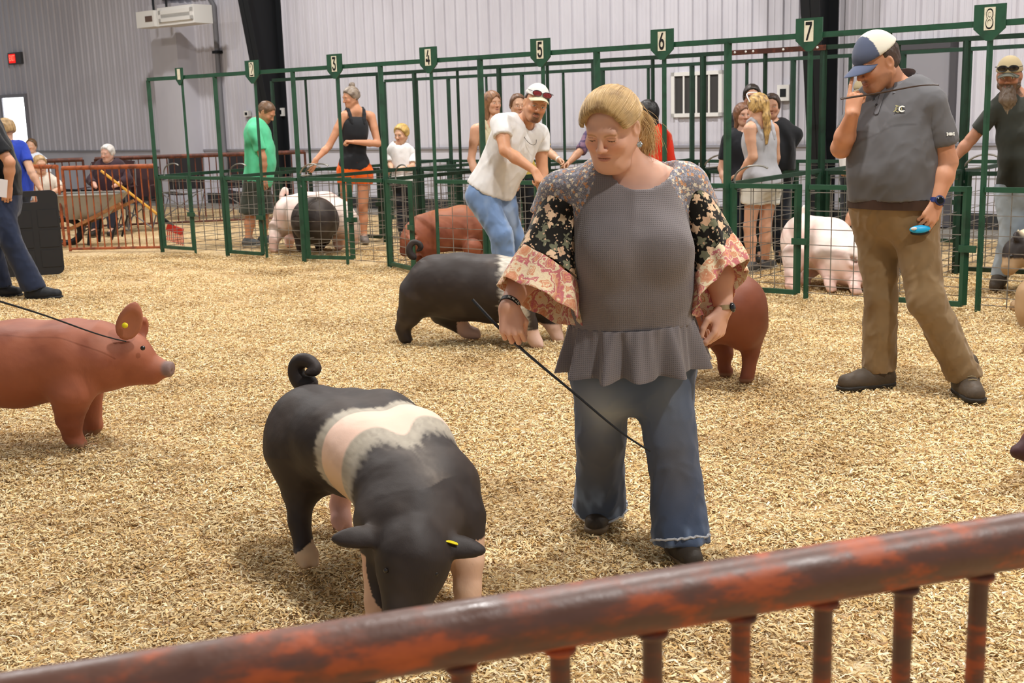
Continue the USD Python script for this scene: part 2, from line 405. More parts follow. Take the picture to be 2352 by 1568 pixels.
# tapered steel columns standing against the wall
def column(u, label, flange=0.24):
    t = Thing("column", label, "column", uv(u, WALL_V), RZ, kind="structure")
    zs = np.linspace(-0.05, 6.6, 12); D = 0.24 + 0.165 * np.maximum(zs - 0.3, 0)
    prof = [(-d - 0.0, z) for d, z in zip(D, zs)]
    L = [(WALL_V - d, z) for d, z in zip(D, zs)]
    poly = [(p[0], p[1]) for p in L] + [(WALL_V - 0.02, 6.6), (WALL_V - 0.02, -0.05)]
    def pr(poly, a, b):
        v, f = prism(poly, a, b)                                # x = v, z ; y = u
        return xf((np.stack([v[:, 1], v[:, 0], v[:, 2]], 1), f[:, ::-1]), UVM, ORG)
    t.part("web", pr(poly, u - 0.006, u + 0.006), g_steel)
    inner = [(x, z) for x, z in L] + [(x + 0.014, z) for x, z in L[::-1]]
    t.part("inner_flange", pr(inner, u - flange / 2, u + flange / 2), g_steel)
    t.part("outer_flange", xf(box((u - flange / 2, WALL_V - 0.05, -0.05), (u + flange / 2, WALL_V - 0.03, 6.6)), UVM, ORG), g_steel)
    return t
uL = to_uv(on_v(662, 400, WALL_V))[0]; uR = to_uv(on_v(1906, 100, WALL_V))[0]
column(uL, "black tapered steel column against the wall behind the pens marked two and three")
column(uR, "black tapered steel column against the wall behind the sign reading seven")
# shallow boxed chase left of the left column and the conduit up it
def uat(px, py): return to_uv(on_v(px, py, WALL_V))
a, b = uat(405, 250)[0], uat(463, 250)[0]
single("trim", xf(box((a, WALL_V - 0.45, -0.05), (b, WALL_V, 3.62)), UVM, ORG), wall_mat, "white boxed chase standing out from the back wall", "wall box", kind="structure")
q = uat(482, 60); q2 = uat(500, 330)
ct = Thing("conduit", "thin grey conduit pipe running up the wall right of the boxed chase", "pipe", uv(q2[0], WALL_V - .08, 0), 0)
ct.part("pipe", tube([uv(q[0] + .25, WALL_V - .08, 0.2), uv(q[0] + .25, WALL_V - .08, 3.55), uv(q[0] + .1, WALL_V - .08, 3.75), uv(q[0] - 1.2, WALL_V - .08, 3.78)], 0.045, 10), mat("grey_conduit", srgb("77777c"), 0.5), smooth=40)
ct.part("clamp", xf(box((q[0] + .18, WALL_V - .14, 2.7), (q[0] + .32, WALL_V, 2.75)), UVM, ORG), g_steel)

# hanging ventilation unit
q0, q1 = uat(312, 62), uat(440, 62)
vu = WALL_V - 1.2
A0 = to_uv(on_v(311, 22, vu)); A1 = to_uv(on_v(352, 22, vu)); B1 = to_uv(on_v(438, 22, vu)); zb = to_uv(on_v(360, 60, vu))[2]; zt = to_uv(on_v(360, 18, vu))[2]
hu = Thing("air_unit", "white hanging air unit with two grilles high on the back wall", "air conditioner", uv(A0[0], vu, zb), RZ)
hu.part("casing", xf(box((A0[0], vu, zb), (A1[0], vu + .3, zt - .03)), UVM, ORG), g_white)
hu.part("casing", xf(box((A1[0] + .02, vu + .06, zb), (B1[0], vu + .45, zt)), UVM, ORG), g_white)
hu.part("intake_grille", xf(box((A0[0] + .52 * (A1[0] - A0[0]), vu - .01, zb + .09), (A1[0] - .05, vu + .01, zt - .12)), UVM, ORG), mat("brown_filter", srgb("5c4a42"), 0.8))
w0, w1 = A1[0] + .14, B1[0] - .08
fr = cat(*[xf(box(l, h), UVM, ORG) for l, h in (((w0 - .06, vu + .03, zb + .06), (w1 + .06, vu + .07, zb + .12)), ((w0 - .06, vu + .03, zt - .12), (w1 + .06, vu + .07, zt - .05)), ((w0 - .06, vu + .03, zb + .06), (w0, vu + .07, zt - .05)), ((w1, vu + .03, zb + .06), (w1 + .06, vu + .07, zt - .05)))])
hu.part("grille_frame", fr, g_white)
hu.part("grille_back", xf(box((w0, vu + .055, zb + .1), (w1, vu + .06, zt - .1)), UVM, ORG), mat("grille_dark", srgb("4a494b"), 0.7))
for k in range(9):
    z = zb + .13 + k * (zt - zb - .26) / 8
    hu.part("louvre", xf(box((w0, vu + .035, z - .008), (w1, vu + .055, z + .008)), UVM, ORG), g_white)
for px in (320, 350):
    s_ = to_uv(on_v(px, 20, vu))
    hu.part("hanger_rod", tube([uv(s_[0], vu + .3, zt), uv(s_[0], vu + .3, 6.6)], 0.022, 6), g_steel)

# wall vent (window) with dark grille and white bars, left of the second column
c0, c1 = uat(1546, 166), uat(1662, 270)
c0[2], c1[2] = uat(1604, 164)[2], uat(1604, 268)[2]
wn = Thing("window_1", "white framed wall vent with dark grille and thin white bars", "window", uv(c0[0], WALL_V, c1[2]), RZ, kind="structure")
fv = WALL_V - .06
for l, h in (((c0[0], fv, c0[2] - .05), (c1[0], WALL_V, c0[2])), ((c0[0], fv, c1[2]), (c1[0], WALL_V, c1[2] + .05)), ((c0[0], fv, c1[2]), (c0[0] + .05, WALL_V, c0[2])), ((c1[0] - .05, fv, c1[2]), (c1[0], WALL_V, c0[2]))):
    wn.part("frame", xf(box(l, h), UVM, ORG), g_white)
wn.part("grille", xf(box((c0[0] + .03, WALL_V - .035, c1[2] + .03), (c1[0] - .03, WALL_V - .03, c0[2] - .03)), UVM, ORG), mat("vent_dark", srgb("3b3938"), 0.8))
for k in (1, 2, 3):
    x = c0[0] + (c1[0] - c0[0]) * (k / 4.0)
    wn.part("bar", xf(box((x - .012, fv + .005, c1[2] + .03), (x + .012, fv + .02, c0[2] - .03)), UVM, ORG), g_white)
# grey door behind the judge
d0, d1 = uat(2032, 110)[0], uat(2203, 100)[0]; dz = 2.17
dr = Thing("door_1", "flat grey door in a dark frame on the right of the back wall", "door", uv(d0, WALL_V), RZ, kind="structure")
dr.part("leaf", xf(box((d0 + .07, WALL_V - .05, 0), (d1 - .07, WALL_V - .01, dz - .08)), UVM, ORG), mat("door_grey", srgb("8e8c92"), 0.5))
dk = mat("door_frame_dark", srgb("4a484c"), 0.5)
for l, h in (((d0, WALL_V - .09, 0), (d0 + .07, WALL_V, dz)), ((d1 - .07, WALL_V - .09, 0), (d1, WALL_V, dz)), ((d0, WALL_V - .09, dz - .09), (d1, WALL_V, dz + .02))):
    dr.part("frame", xf(box(l, h), UVM, ORG), dk)
dr.part("handle", xf(box((d0 + .12, WALL_V - .11, 0.98), (d0 + .25, WALL_V - .05, 1.02)), UVM, ORG), g_steel)
# bright open doorway at the left end
e0, e1 = uat(12, 232), uat(74, 345)
ez = 2.13
dd = Thing("door_2", "open doorway at the left end of the wall with bright daylight outside", "doorway", uv(e0[0], WALL_V), RZ, kind="structure")
dd.part("daylight", xf(box((e0[0], WALL_V - .05, 0.0), (e1[0], WALL_V - .045, ez)), UVM, ORG), mat("daylight_outside", (0.9, 0.95, 1), emit=((0.93, 0.97, 1.0), 4.0)))
for l, h in (((e0[0] - .08, WALL_V - .08, 0), (e0[0], WALL_V, ez)), ((e1[0], WALL_V - .08, 0), (e1[0] + .08, WALL_V, ez)), ((e0[0] - .08, WALL_V - .08, ez), (e1[0] + .08, WALL_V, ez + .07))):
    dd.part("frame", xf(box(l, h), UVM, ORG), mat("door_frame_grey", srgb("8a888e"), 0.5))
x0 = to_uv(on_v(19, 125, WALL_V - .1)); x1 = to_uv(on_v(35, 144, WALL_V - .1))
ex = Thing("exit_sign", "small lit red exit sign on the wall above the bright doorway", "exit sign", uv(x0[0], WALL_V - .1, x1[2]), RZ)
ex.part("housing", xf(box((x0[0] - .05, WALL_V - .09, x1[2] - .03), (x1[0] + .22, WALL_V - .01, x0[2] + .03)), UVM, ORG), mat("exit_housing", srgb("4a4a4c"), 0.6))
ex.part("lit_face", xf(box((x0[0], WALL_V - .1, x1[2]), (x1[0], WALL_V - .09, x0[2])), UVM, ORG), mat("exit_red", srgb("b01510"), emit=(srgb("ff1a14"), 0.9)))
tm = meshkit.text_mesh("EXIT", (x0[2] - x1[2]) * .62, 0.004, bold=True); tv = np.array(tm.vertices); tv[:, 0] *= 0.92 * (x1[0] - x0[0]) / np.ptp(tv[:, 0]); 
tv = np.stack([tv[:, 0] + x0[0] + .012, -tv[:, 2] + WALL_V - .1, tv[:, 1] + x1[2] + .045], 1)
ex.part("lettering", xf((tv, np.array(tm.faces)), UVM, ORG), mat("exit_letter", srgb("ff8070"), emit=(srgb("ff5a48"), 1.5)))
# small wall boxes
for px, py, w, h, lab in ((575, 261, .12, .1, "small grey thermostat box on the wall left of the black column"), (1806, 213, .16, .2, "small white switch box on the wall left of the post marked seven"), (653, 257, .14, .14, "small white outlet plate beside the left black column")):
    s_ = uat(px, py); tb = Thing("outlet_box", lab, "outlet box", uv(s_[0], WALL_V, s_[2]), RZ)
    tb.part("cover", xf(box((s_[0] - w / 2, WALL_V - .1, s_[2] - h / 2), (s_[0] + w / 2, WALL_V - .03, s_[2] + h / 2)), UVM, ORG), g_white)
    tb.part("socket", xf(box((s_[0] - w / 4, WALL_V - .106, s_[2] - h / 4), (s_[0] + w / 4, WALL_V - .1, s_[2] + h / 4)), UVM, ORG), g_steel)

# high-bay lamps under the roof
lamp_spots = [(u, v) for u in (-2.6, 3.4, 9.4) for v in (-4.0, 1.8)] + [(15.4, 1.8), (13.4, -5.6)]
lm = Thing("high_bay_lamp", "round high-bay lamp hanging from the roof", "lamp", (0, 0, 0), 0, group="high-bay lamps under the roof", local=True)
def lathe(prof, n=24):
    a = np.arange(n) * 2 * PI / n; prof = np.array(prof)
    V = np.stack([np.outer(np.cos(a), prof[:, 0]), np.outer(np.sin(a), prof[:, 0]), np.tile(prof[:, 1], (n, 1))], -1).reshape(-1, 3)
    return V, grid_faces(n, len(prof), True)
lm.part("shade", shell(*lathe([(0.06, 0.3), (0.09, 0.26), (0.2, 0.12), (0.23, 0.0)]), 0.006), g_steel)
lm.part("rod", tube([(0, 0, 0.28), (0, 0, 6.6 - LAMP_Z)], 0.012, 6), g_steel)
for i, (u, v) in enumerate(lamp_spots):
    p = uv(u, v, LAMP_Z)
    if i == 0:
        UsdGeom.Xformable(stage.GetPrimAtPath(lm.path)).GetOrderedXformOps()[0].Set(Gf.Vec3d(*p))
    else: lm.copy(lm.label, p, 0)
    d = UsdLux.DiskLight.Define(stage, f"/World/lamp_light_{i:03d}")
    d.CreateRadiusAttr(0.19); d.CreateIntensityAttr(LAMP_POWER); d.CreateColorAttr(Gf.Vec3f(*LAMP_COLOR))
    d.AddTranslateOp().Set(Gf.Vec3d(float(p[0]), float(p[1]), LAMP_Z + 0.02))
# ------------------------------------------------------------------ green pens: three rows of frames, gates, mesh panels and dividers
ROW = [0.0, 1.87, 3.95]
POST = [-.02, 1.17, 2.42, 3.66, 4.90, 6.16, 7.38, 8.64, 9.9, 11.15]
SIGN = [.6, 1.83, 3.07, 4.31, 5.6, 6.81, 8.06, 9.35, 10.6]
GW, PW = .65, .575
RH, GH = 2.0, 0.88
def loc(u, v=0.0, z=0.0): return np.array([u, v, z], float)
WZ = [0.05, 0.105, 0.165, 0.235, 0.32, 0.42, 0.54, 0.68, 0.82]
def wires(a, b, top=GH, step=0.185, r=0.0028):
    """wire mesh between the local points a and b (u, v)"""
    a, b = np.array([*a, 0.0]), np.array([*b, 0.0]); L = np.linalg.norm(b - a); ms = []
    for z in WZ:
        if z < top - .02: ms.append(bar(a + [0, 0, z], b + [0, 0, z], 2 * r))
    k = max(int(round(L / step)), 1)
    for i in range(1, k):
        p = a + (b - a) * i / k; ms.append(bar(p + [0, 0, 0.04], p + [0, 0, top - .02], 2 * r))
    return cat(*ms)
def rowframe(row, u0, u1, k0, k1, label, m, skip=()):
    t = Thing("pen_fence", label, "pen fence", uv(0, ROW[row]), RZ, local=True)
    t.part("top_rail", bar(loc(u0, 0, RH - .02), loc(u1, 0, RH - .02), .036, .04), m)
    for k in range(k0, k1):
        t.part("post", bar(loc(POST[k], 0, -.02), loc(POST[k], 0, RH - .03), .046), m)
        if k < len(SIGN):
            t.part("sign_post" if row == 0 else "slim_post", bar(loc(SIGN[k], 0, -.02), loc(SIGN[k], 0, RH - .03), .029), m)
    return t
f1 = rowframe(0, -0.02, 11.4, 0, 10, "tall green pen frame nearest the ring, carrying the number signs", g_green)
f2 = rowframe(1, 0.0, 11.4, 0, 10, "tall green pen frame standing in the second row behind the numbered one", g_green2)
f3 = rowframe(2, 0.0, 11.4, 0, 10, "tall dark green pen frame in the third row, closest to the back wall", g_green2)
stage.GetPrimAtPath(f1.path + "/post").SetCustomDataByKey("label", "end post with chipped green paint")
ua_, ub_ = to_uv(on_v(1682, 113, ROW[1]))[0], to_uv(on_v(1900, 98, ROW[1]))[0]
ov = bar(loc(ua_, -.03, RH - .022), loc(ub_, -.03, RH - .022), .012, .046)
f2.part("rusty_splice", ov, g_rustdark, label="rust-brown splice bar with bright bolts")
for u in [ua_ + (ub_ - ua_) * q for q in (.05, .17, .25, .57, .92)]:
    f2.part("bolt", xf(ell((u, -.04, RH - .02), (.011, .006, .011), n=1)), g_white)
# gates (post to sign post) and mesh panels (sign post to next post)
def make_gate(label, row=0, m=g_green):
    t = Thing("pen_gate", label, "gate", uv(0, 0), RZ, local=True)
    w0, w1 = 0.04, GW - 0.045
    t.part("hinge_stile", bar(loc(w0 + .02, -.005, .04), loc(w0 + .02, -.005, GH), .042), m)
    t.part("latch_stile", bar(loc(w1, -.005, .04), loc(w1, -.005, GH), .042), m)
    t.part("top_bar", bar(loc(w0, -.005, GH - .018), loc(w1, -.005, GH - .018), .034, .036), m)
    t.part("bottom_bar", bar(loc(w0, -.005, .045), loc(w1, -.005, .045), .034, .036), m)
    t.part("wire_mesh", wires((w0, 0), (w1, 0)), g_wire)
    t.part("latch", box((w1 - .035, -.04, .42), (w1 + .085, -.022, .47)), m)
    return t
def make_panel(label, m=g_green):
    t = Thing("mesh_panel", label, "fence panel", uv(0, 0), RZ, local=True)
    a, b = 0.0, PW - .02
    t.part("top_bar", bar(loc(a + .014, 0, GH - .02), loc(b, 0, GH - .02), .034, .036), m)
    t.part("wire_mesh", wires((a + .014, 0), (b, 0)), g_wire)
    return t
def make_divider(label, length, m=g_green2):
    t = Thing("pen_divider", label, "fence panel", uv(0, 0), RZ, local=True)
    t.part("top_bar", bar(loc(0, .03, GH - .01), loc(0, length - .03, GH + .0), .034, .036), m)
    t.part("end_stile", bar(loc(0, length - .07, 0), loc(0, length - .07, GH), .036), m)
    t.part("wire_mesh", wires((0, .03), (0, length - .05), step=.2), g_wire)
    return t
def hook(t, m=g_wire):
    t.part("handle", tube(smoothpath([loc(.02, .1, GH - .02), loc(.03, .1, GH + .07), loc(.08, .1, GH + .11), loc(.3, .1, GH + .115)], 14), .008, 6), m, smooth=40)
def move(t, p): UsdGeom.Xformable(stage.GetPrimAtPath(t.path)).GetOrderedXformOps()[0].Set(Gf.Vec3d(*map(float, p)))
ordn = ["the blank first sign", "the sign reading two", "the sign reading three", "the sign reading four", "the sign reading five", "the sign reading six", "the sign reading seven", "the sign reading eight"]
WORDS = ["one", "two", "three", "four", "five", "six", "seven", "eight"]
OPEN = {2: 14, 3: -24}                                        # the gates by 3 and 4 stand ajar
gproto = pproto = None
for k in range(8):
    lab = f"green wire-mesh pen gate just left of the post carrying {ordn[k]}"
    p = uv(POST[k], ROW[0])
    if gproto is None: gproto = make_gate(lab); move(gproto, p)
    else: gproto.copy(lab, p, RZ + OPEN.get(k, 0))
    lab = f"green wire-mesh panel just right of the post carrying {ordn[k]}"
    p = uv(SIGN[k], ROW[0])
    if pproto is None: pproto = make_panel(lab); move(pproto, p)
    else: pproto.copy(lab, p)
hook(gproto)
gp2 = pp2 = None
for r, rn in ((1, "second"), (2, "third")):
    for k in range(0, 8):
        lab = f"dull green pen gate in the {rn} row, in line with {ordn[k]}"
        p = uv(POST[k], ROW[r])
        if gp2 is None: gp2 = make_gate(lab, r, g_green2); move(gp2, p)
        else: gp2.copy(lab, p)
        lab = f"dull green mesh panel in the {rn} row, right of {ordn[k]}"
        p = uv(SIGN[k], ROW[r])
        if pp2 is None: pp2 = make_panel(lab, g_green2); move(pp2, p)
        else: pp2.copy(lab, p)
for r, L in ((0, ROW[1]), (1, ROW[2] - ROW[1])):
    pr = None
    for k in range(0, 9):
        if r == 1 and k == 0: continue
        near = ordn[k] if k < 8 else "the right picture edge"
        lab = f"mesh divider running back from the {'front' if r == 0 else 'second'} row, left of {near}" if k < 8 else f"mesh divider running back from the {'front' if r == 0 else 'second'} row, right of the sign reading eight"
        p = uv(POST[k], ROW[r])
        if pr is None: pr = make_divider(lab, L); move(pr, p)
        else: pr.copy(lab, p)
for k, (r, du) in enumerate(((0, 2), (1, 5), (1, 7))):
    t = Thing("gate_handle", f"bent bare steel gate handle {['above the pens by the sign reading three', 'standing up left of the sign reading seven', 'by the bearded man at the right edge'][k]}", "handle", uv(POST[du], ROW[r]), RZ, local=True)
    t.part("bent_rod", tube(smoothpath([loc(.03, .0, GH - .1), loc(.03, .0, GH + .06), loc(.07, .0, GH + .1), loc(.32, .0, GH + .105)], 16), .009, 6), g_wire, smooth=40)
    t.part("stub", tube([loc(.03, 0, GH + .02), loc(.16, 0, GH + .03)], .008, 6), g_wire)

# number signs
card = mat("card_cream", srgb("d9d3bd"), 0.6, vary=(30, srgb("b9b29a"), 0.5, 0.75))
ink = mat("sign_ink", srgb("131413"), 0.5)
for k in range(8):
    u = SIGN[k]
    worn = {1: "worn outlined", 3: "scuffed", 4: "", 7: "hollow outlined"}.get(k, "")
    lab = "green sign plate with a blank white card, first on the pens" if k == 0 else f"green pentagon sign plate with a {worn + ' ' if worn else ''}black {WORDS[k]} on a white card".replace("a worn", "a worn")
    t = Thing("number_sign", lab, "pen sign", uv(u, ROW[0] - .03, RH), RZ, local=True)
    V, F = prism([(-.105, .105), (.105, .105), (.105, -.055), (.02, -.135), (-.02, -.135), (-.105, -.055)], -.006, .006)
    if k == 0: V[:, 0] *= .62; V[:, 2] *= .8
    t.part("plate", (V, F), g_green)
    cw = .036
    if k == 0: t.part("number_card", box((-.026, -.009, -.045), (.026, -.006, .072)), card)
    else:
        t.part("number_card", box((-cw, -.009, -.065), (cw, -.006, .085)), card)
        def digit(h, bold, y, wmax, zc):
            tm = meshkit.text_mesh(str(k + 1), h, .002, bold=bold); v = np.array(tm.vertices)
            c = (v.min(0) + v.max(0)) / 2; v -= c; v[:, 0] *= wmax / np.ptp(v[:, 0])
            return np.stack([v[:, 0], -v[:, 2] + y, v[:, 1] + zc], 1), np.array(tm.faces)
        t.part("numeral", digit(.125, True, -.0105, .05, .01), ink)
        if k in (1, 7):
            t.part("worn_centre", digit(.112, False, -.0125, .040, .01), card)
        if k == 3:
            t.part("scuff", box((-.03, -.013, -.0), (.004, -.011, .016)), card)

# ------------------------------------------------------------------ rust-orange tube gates on the left
def tube_gate(label, A, B, hgt, n, m, rtop=.026, rbar=.0085, bottom=True, plate=False):
    A, B = np.asarray(A, float), np.asarray(B, float)
    t = Thing("tube_gate", label, "gate", A)
    d = unit(B - A)
    t.part("top_rail", tube([A + [0, 0, hgt], B + [0, 0, hgt]], rtop, 12), m, smooth=40)
    if bottom: t.part("bottom_rail", tube([A + [0, 0, .03], B + [0, 0, .03]], .016, 8), m, smooth=40)
    for e in (A, B): t.part("end_post", tube([e, e + [0, 0, hgt]], .018, 8), m, smooth=40)
    for i in range(1, n):
        p = A + (B - A) * i / n
        t.part("bar", tube([p + [0, 0, .03], p + [0, 0, hgt]], rbar, 6), m, smooth=40)
    return t
ga = ground(162, 577); gb = ground(371, 573)
tube_gate("faded orange tube gate with a thick top rail, left end post leaning on green pens", ga, gb, .99, 13, g_orange)
gc = ground(-60, 548); gd = ground(149, 566)
tube_gate("faded orange tube gate behind the black sorting board, ending beside the wheelbarrow", gc, gd, .99, 12, g_orange)
ra = at(218, 365, 17.1); rb = at(700, 352, 17.7)
tube_gate("long rust-brown railing along the wall behind the old man and folding chairs", [ra[0], ra[1], 0], [rb[0], rb[1], 0], 1.0, 30, g_rustdark, .03)
rc_ = at(-40, 378, 16.6); rd = at(190, 366, 17.0)
tube_gate("rust-brown railing along the wall left of the gap beside the old man", [rc_[0], rc_[1], 0], [rd[0], rd[1], 0], 1.0, 14, g_rustdark, .03)

# the thick rusty rail right in front of the camera
def near(px, py, z):
    r = ray(px, py); return CAM + (z - CAM[2]) / r[2] * r
n0, n1 = near(-330, 1683, .99), near(2800, 1165, .99)
rail_nodes = {"p": ("principled_bsdf", {"roughness": 0.5, "specular_ior_level": 0.5}), "tc": ("texture_coordinate", {}),
              "m": ("mapping", {"mapping_type": "point", "scale": (8, 8, 22)}), "n": ("noise_texture", {"scale": 1.3, "detail": 6.0, "roughness": 0.62}),
              "m2": ("mapping", {"mapping_type": "point", "scale": (60, 60, 60)}), "n2": ("noise_texture", {"scale": 1.0, "detail": 3.0, "roughness": 0.6}),
              "r": ("rgb_ramp", {"ramp": [(0.0, srgb("4e362e")), (0.46, srgb("634338")), (0.53, srgb("7c4632")), (0.575, srgb("a6502c")), (0.68, srgb("b95a2e")), (1, srgb("c47448"))]}),
              "rr": ("map_range", {"from_min": 0.4, "from_max": 0.7, "to_min": 0.38, "to_max": 0.6}), "b": ("bump", {"strength": 0.35, "distance": 0.002})}
rail_m = usdkit.material(stage, "/World/Looks/rusty_rail", rail_nodes, [("tc.object", "m.vector"), ("m.vector", "n.vector"), ("tc.object", "m2.vector"), ("m2.vector", "n2.vector"), ("n.fac", "r.fac"), ("r.color", "p.base_color"), ("n.fac", "rr.value"), ("rr.result", "p.roughness"), ("n2.fac", "b.height"), ("b.normal", "p.normal")], surface="p.BSDF")
nr = Thing("tube_gate", "thick rusty orange-brown ring gate rail crossing right in front of the camera", "gate", [n0[0], n0[1], 0])
nr.part("top_rail", tube(np.linspace(n0, n1, 30), .0305, 24), rail_m, smooth=60)
for px, py in ((1055, 1560), (1284, 1480), (1498, 1450), (1702, 1410), (1893, 1375), (2079, 1340), (2253, 1305), (2420, 1280), (820, 1640), (580, 1700)):
    # where the bar meets the rail: the point of the rail's line that projects to px
    a, b = n0, n1
    f0, f1_ = [((p - CAM) @ RT - (px - 1176) / FPX * ((p - CAM) @ FW)) for p in (a, b)]
    q = a + (b - a) * f0 / (f0 - f1_)
    nr.part("bar", tube([q - [0, 0, .94], q - [0, 0, .02]], .0105, 12), rail_m, smooth=60)
    nr.part("weld", ell(q - [0, 0, .033], (.017, .017, .008), n=2), rail_m, smooth=True)
nr.part("bottom_rail", tube([n0 - [0, 0, .94], n1 - [0, 0, .94]], .02, 12), rail_m, smooth=60)

# ------------------------------------------------------------------ wood shavings: loose chips scattered over the bed
chip_cols = np.array([srgb(c) for c in ("f1dfb4", "e8cf9b", "dfc087", "f5e8c9", "d6b175", "caa46a", "eed8a9", "e2c492", "a78758", "bb9570")])
chip_w = np.array([.15, .17, .15, .09, .12, .08, .13, .09, .03, .025]); chip_w /= chip_w.sum()
chip_m = usdkit.material(stage, "/World/Looks/wood_chip", {"p": ("principled_bsdf", {"roughness": .75, "specular_ior_level": .2}), "a": ("attribute", {"attribute": "col"}), "g": ("geometry", {}),
    "n": ("noise_texture", {"scale": 1.25, "detail": 6.0, "roughness": .62}), "r": ("rgb_ramp", {"ramp": [(0, srgb("a08a68")), (.36, srgb("bda98a")), (.5, (.93, .93, .93)), (1, (1, 1, 1))]}), "m": ("mix", {"mix_type": "multiply", "fac": .5})},
    [("g.position", "n.vector"), ("n.fac", "r.fac"), ("a.color", "m.color1"), ("r.color", "m.color2"), ("m.color", "p.base_color")], surface="p.BSDF")
def chip_cluster(n, R, seed, lmin, lmax):
    g = np.random.default_rng(seed)
    V, F, Cc = [], [], []
    th = g.uniform(0, 2 * PI, n); rr = R * np.sqrt(g.uniform(0, 1, n)); L = g.uniform(lmin, lmax, n) * g.choice([.6, 1, 1, 1.35], n); W = L * g.uniform(.12, .3, n)
    yaw = g.uniform(0, 2 * PI, n); tilt = g.normal(0, .22, n); roll = g.normal(0, .4, n); curl = g.uniform(-.12, .28, n); zz = g.uniform(0.0, .02, n)
    ci = g.choice(len(chip_cols), n, p=chip_w); jit = g.uniform(.82, 1.1, n)
    x = np.array([-.5, -.5, 0, 0, .5, .5]); y = np.array([-.4, .4, -.5, .5, -.35, .35])
    lx = L[:, None] * x; ly = W[:, None] * y; lz = curl[:, None] * L[:, None] * (1 - 4 * x ** 2)
    ly, lz = ly * np.cos(roll)[:, None] - lz * np.sin(roll)[:, None], ly * np.sin(roll)[:, None] + lz * np.cos(roll)[:, None]
    lx, lz = lx * np.cos(tilt)[:, None] - lz * np.sin(tilt)[:, None], lx * np.sin(tilt)[:, None] + lz * np.cos(tilt)[:, None]
    X = rr[:, None] * np.cos(th)[:, None] + lx * np.cos(yaw)[:, None] - ly * np.sin(yaw)[:, None]
    Y = rr[:, None] * np.sin(th)[:, None] + lx * np.sin(yaw)[:, None] + ly * np.cos(yaw)[:, None]
    Z = zz[:, None] + lz
    V = np.stack([X, Y, Z], -1).reshape(-1, 3)
    f = np.array([[0, 2, 1], [1, 2, 3], [2, 4, 3], [3, 4, 5]])
    F = (f[None] + 6 * np.arange(n)[:, None, None]).reshape(-1, 3)
    return V, F, np.repeat(chip_cols[ci] * jit[:, None], 6, axis=0)
PIN = UsdGeom.PointInstancer.Define(stage, "/World/wood_shavings")
say(PIN.GetPrim(), "loose curled pale wood shavings scattered thickly over the whole ring floor", "wood shavings", None, "stuff")
protos = []
for i in range(5):
    V, F, Cc = chip_cluster(780, .23, 100 + i, .013, .027)
    put(f"/World/wood_shavings/shavings_{i:03d}", (V, F), chip_m, False, Cc); protos.append(f"/World/wood_shavings/shavings_{i:03d}")
PIN.CreatePrototypesRel().SetTargets([Sdf.Path(p) for p in protos])
pts = []
g = np.random.default_rng(5)
step = .2
for y in np.arange(1.6, 13.5, step):
    hw = (y + .6) * 0.47 + .4
    for x in np.arange(-hw, hw, step):
        q = to_uv(np.array([x, y, 0.0]))
        if y > 7.5 and g.random() < (y - 7.5) * .1: continue
        if q[1] < 1.9: pts.append((x + g.uniform(-.08, .08), y + g.uniform(-.08, .08)))
pts = np.array(pts)
PIN.CreatePositionsAttr(Vt.Vec3fArray.FromNumpy(np.column_stack([pts, floor_z(pts[:, 0], pts[:, 1]) - .012]).astype(np.float32)))
PIN.CreateProtoIndicesAttr(Vt.IntArray.FromNumpy(g.integers(0, 5, len(pts)).astype(np.int32)))
ang = g.uniform(0, PI, len(pts))
PIN.CreateOrientationsAttr(Vt.QuathArray([Gf.Quath(float(math.cos(a)), 0, 0, float(math.sin(a))) for a in ang]))
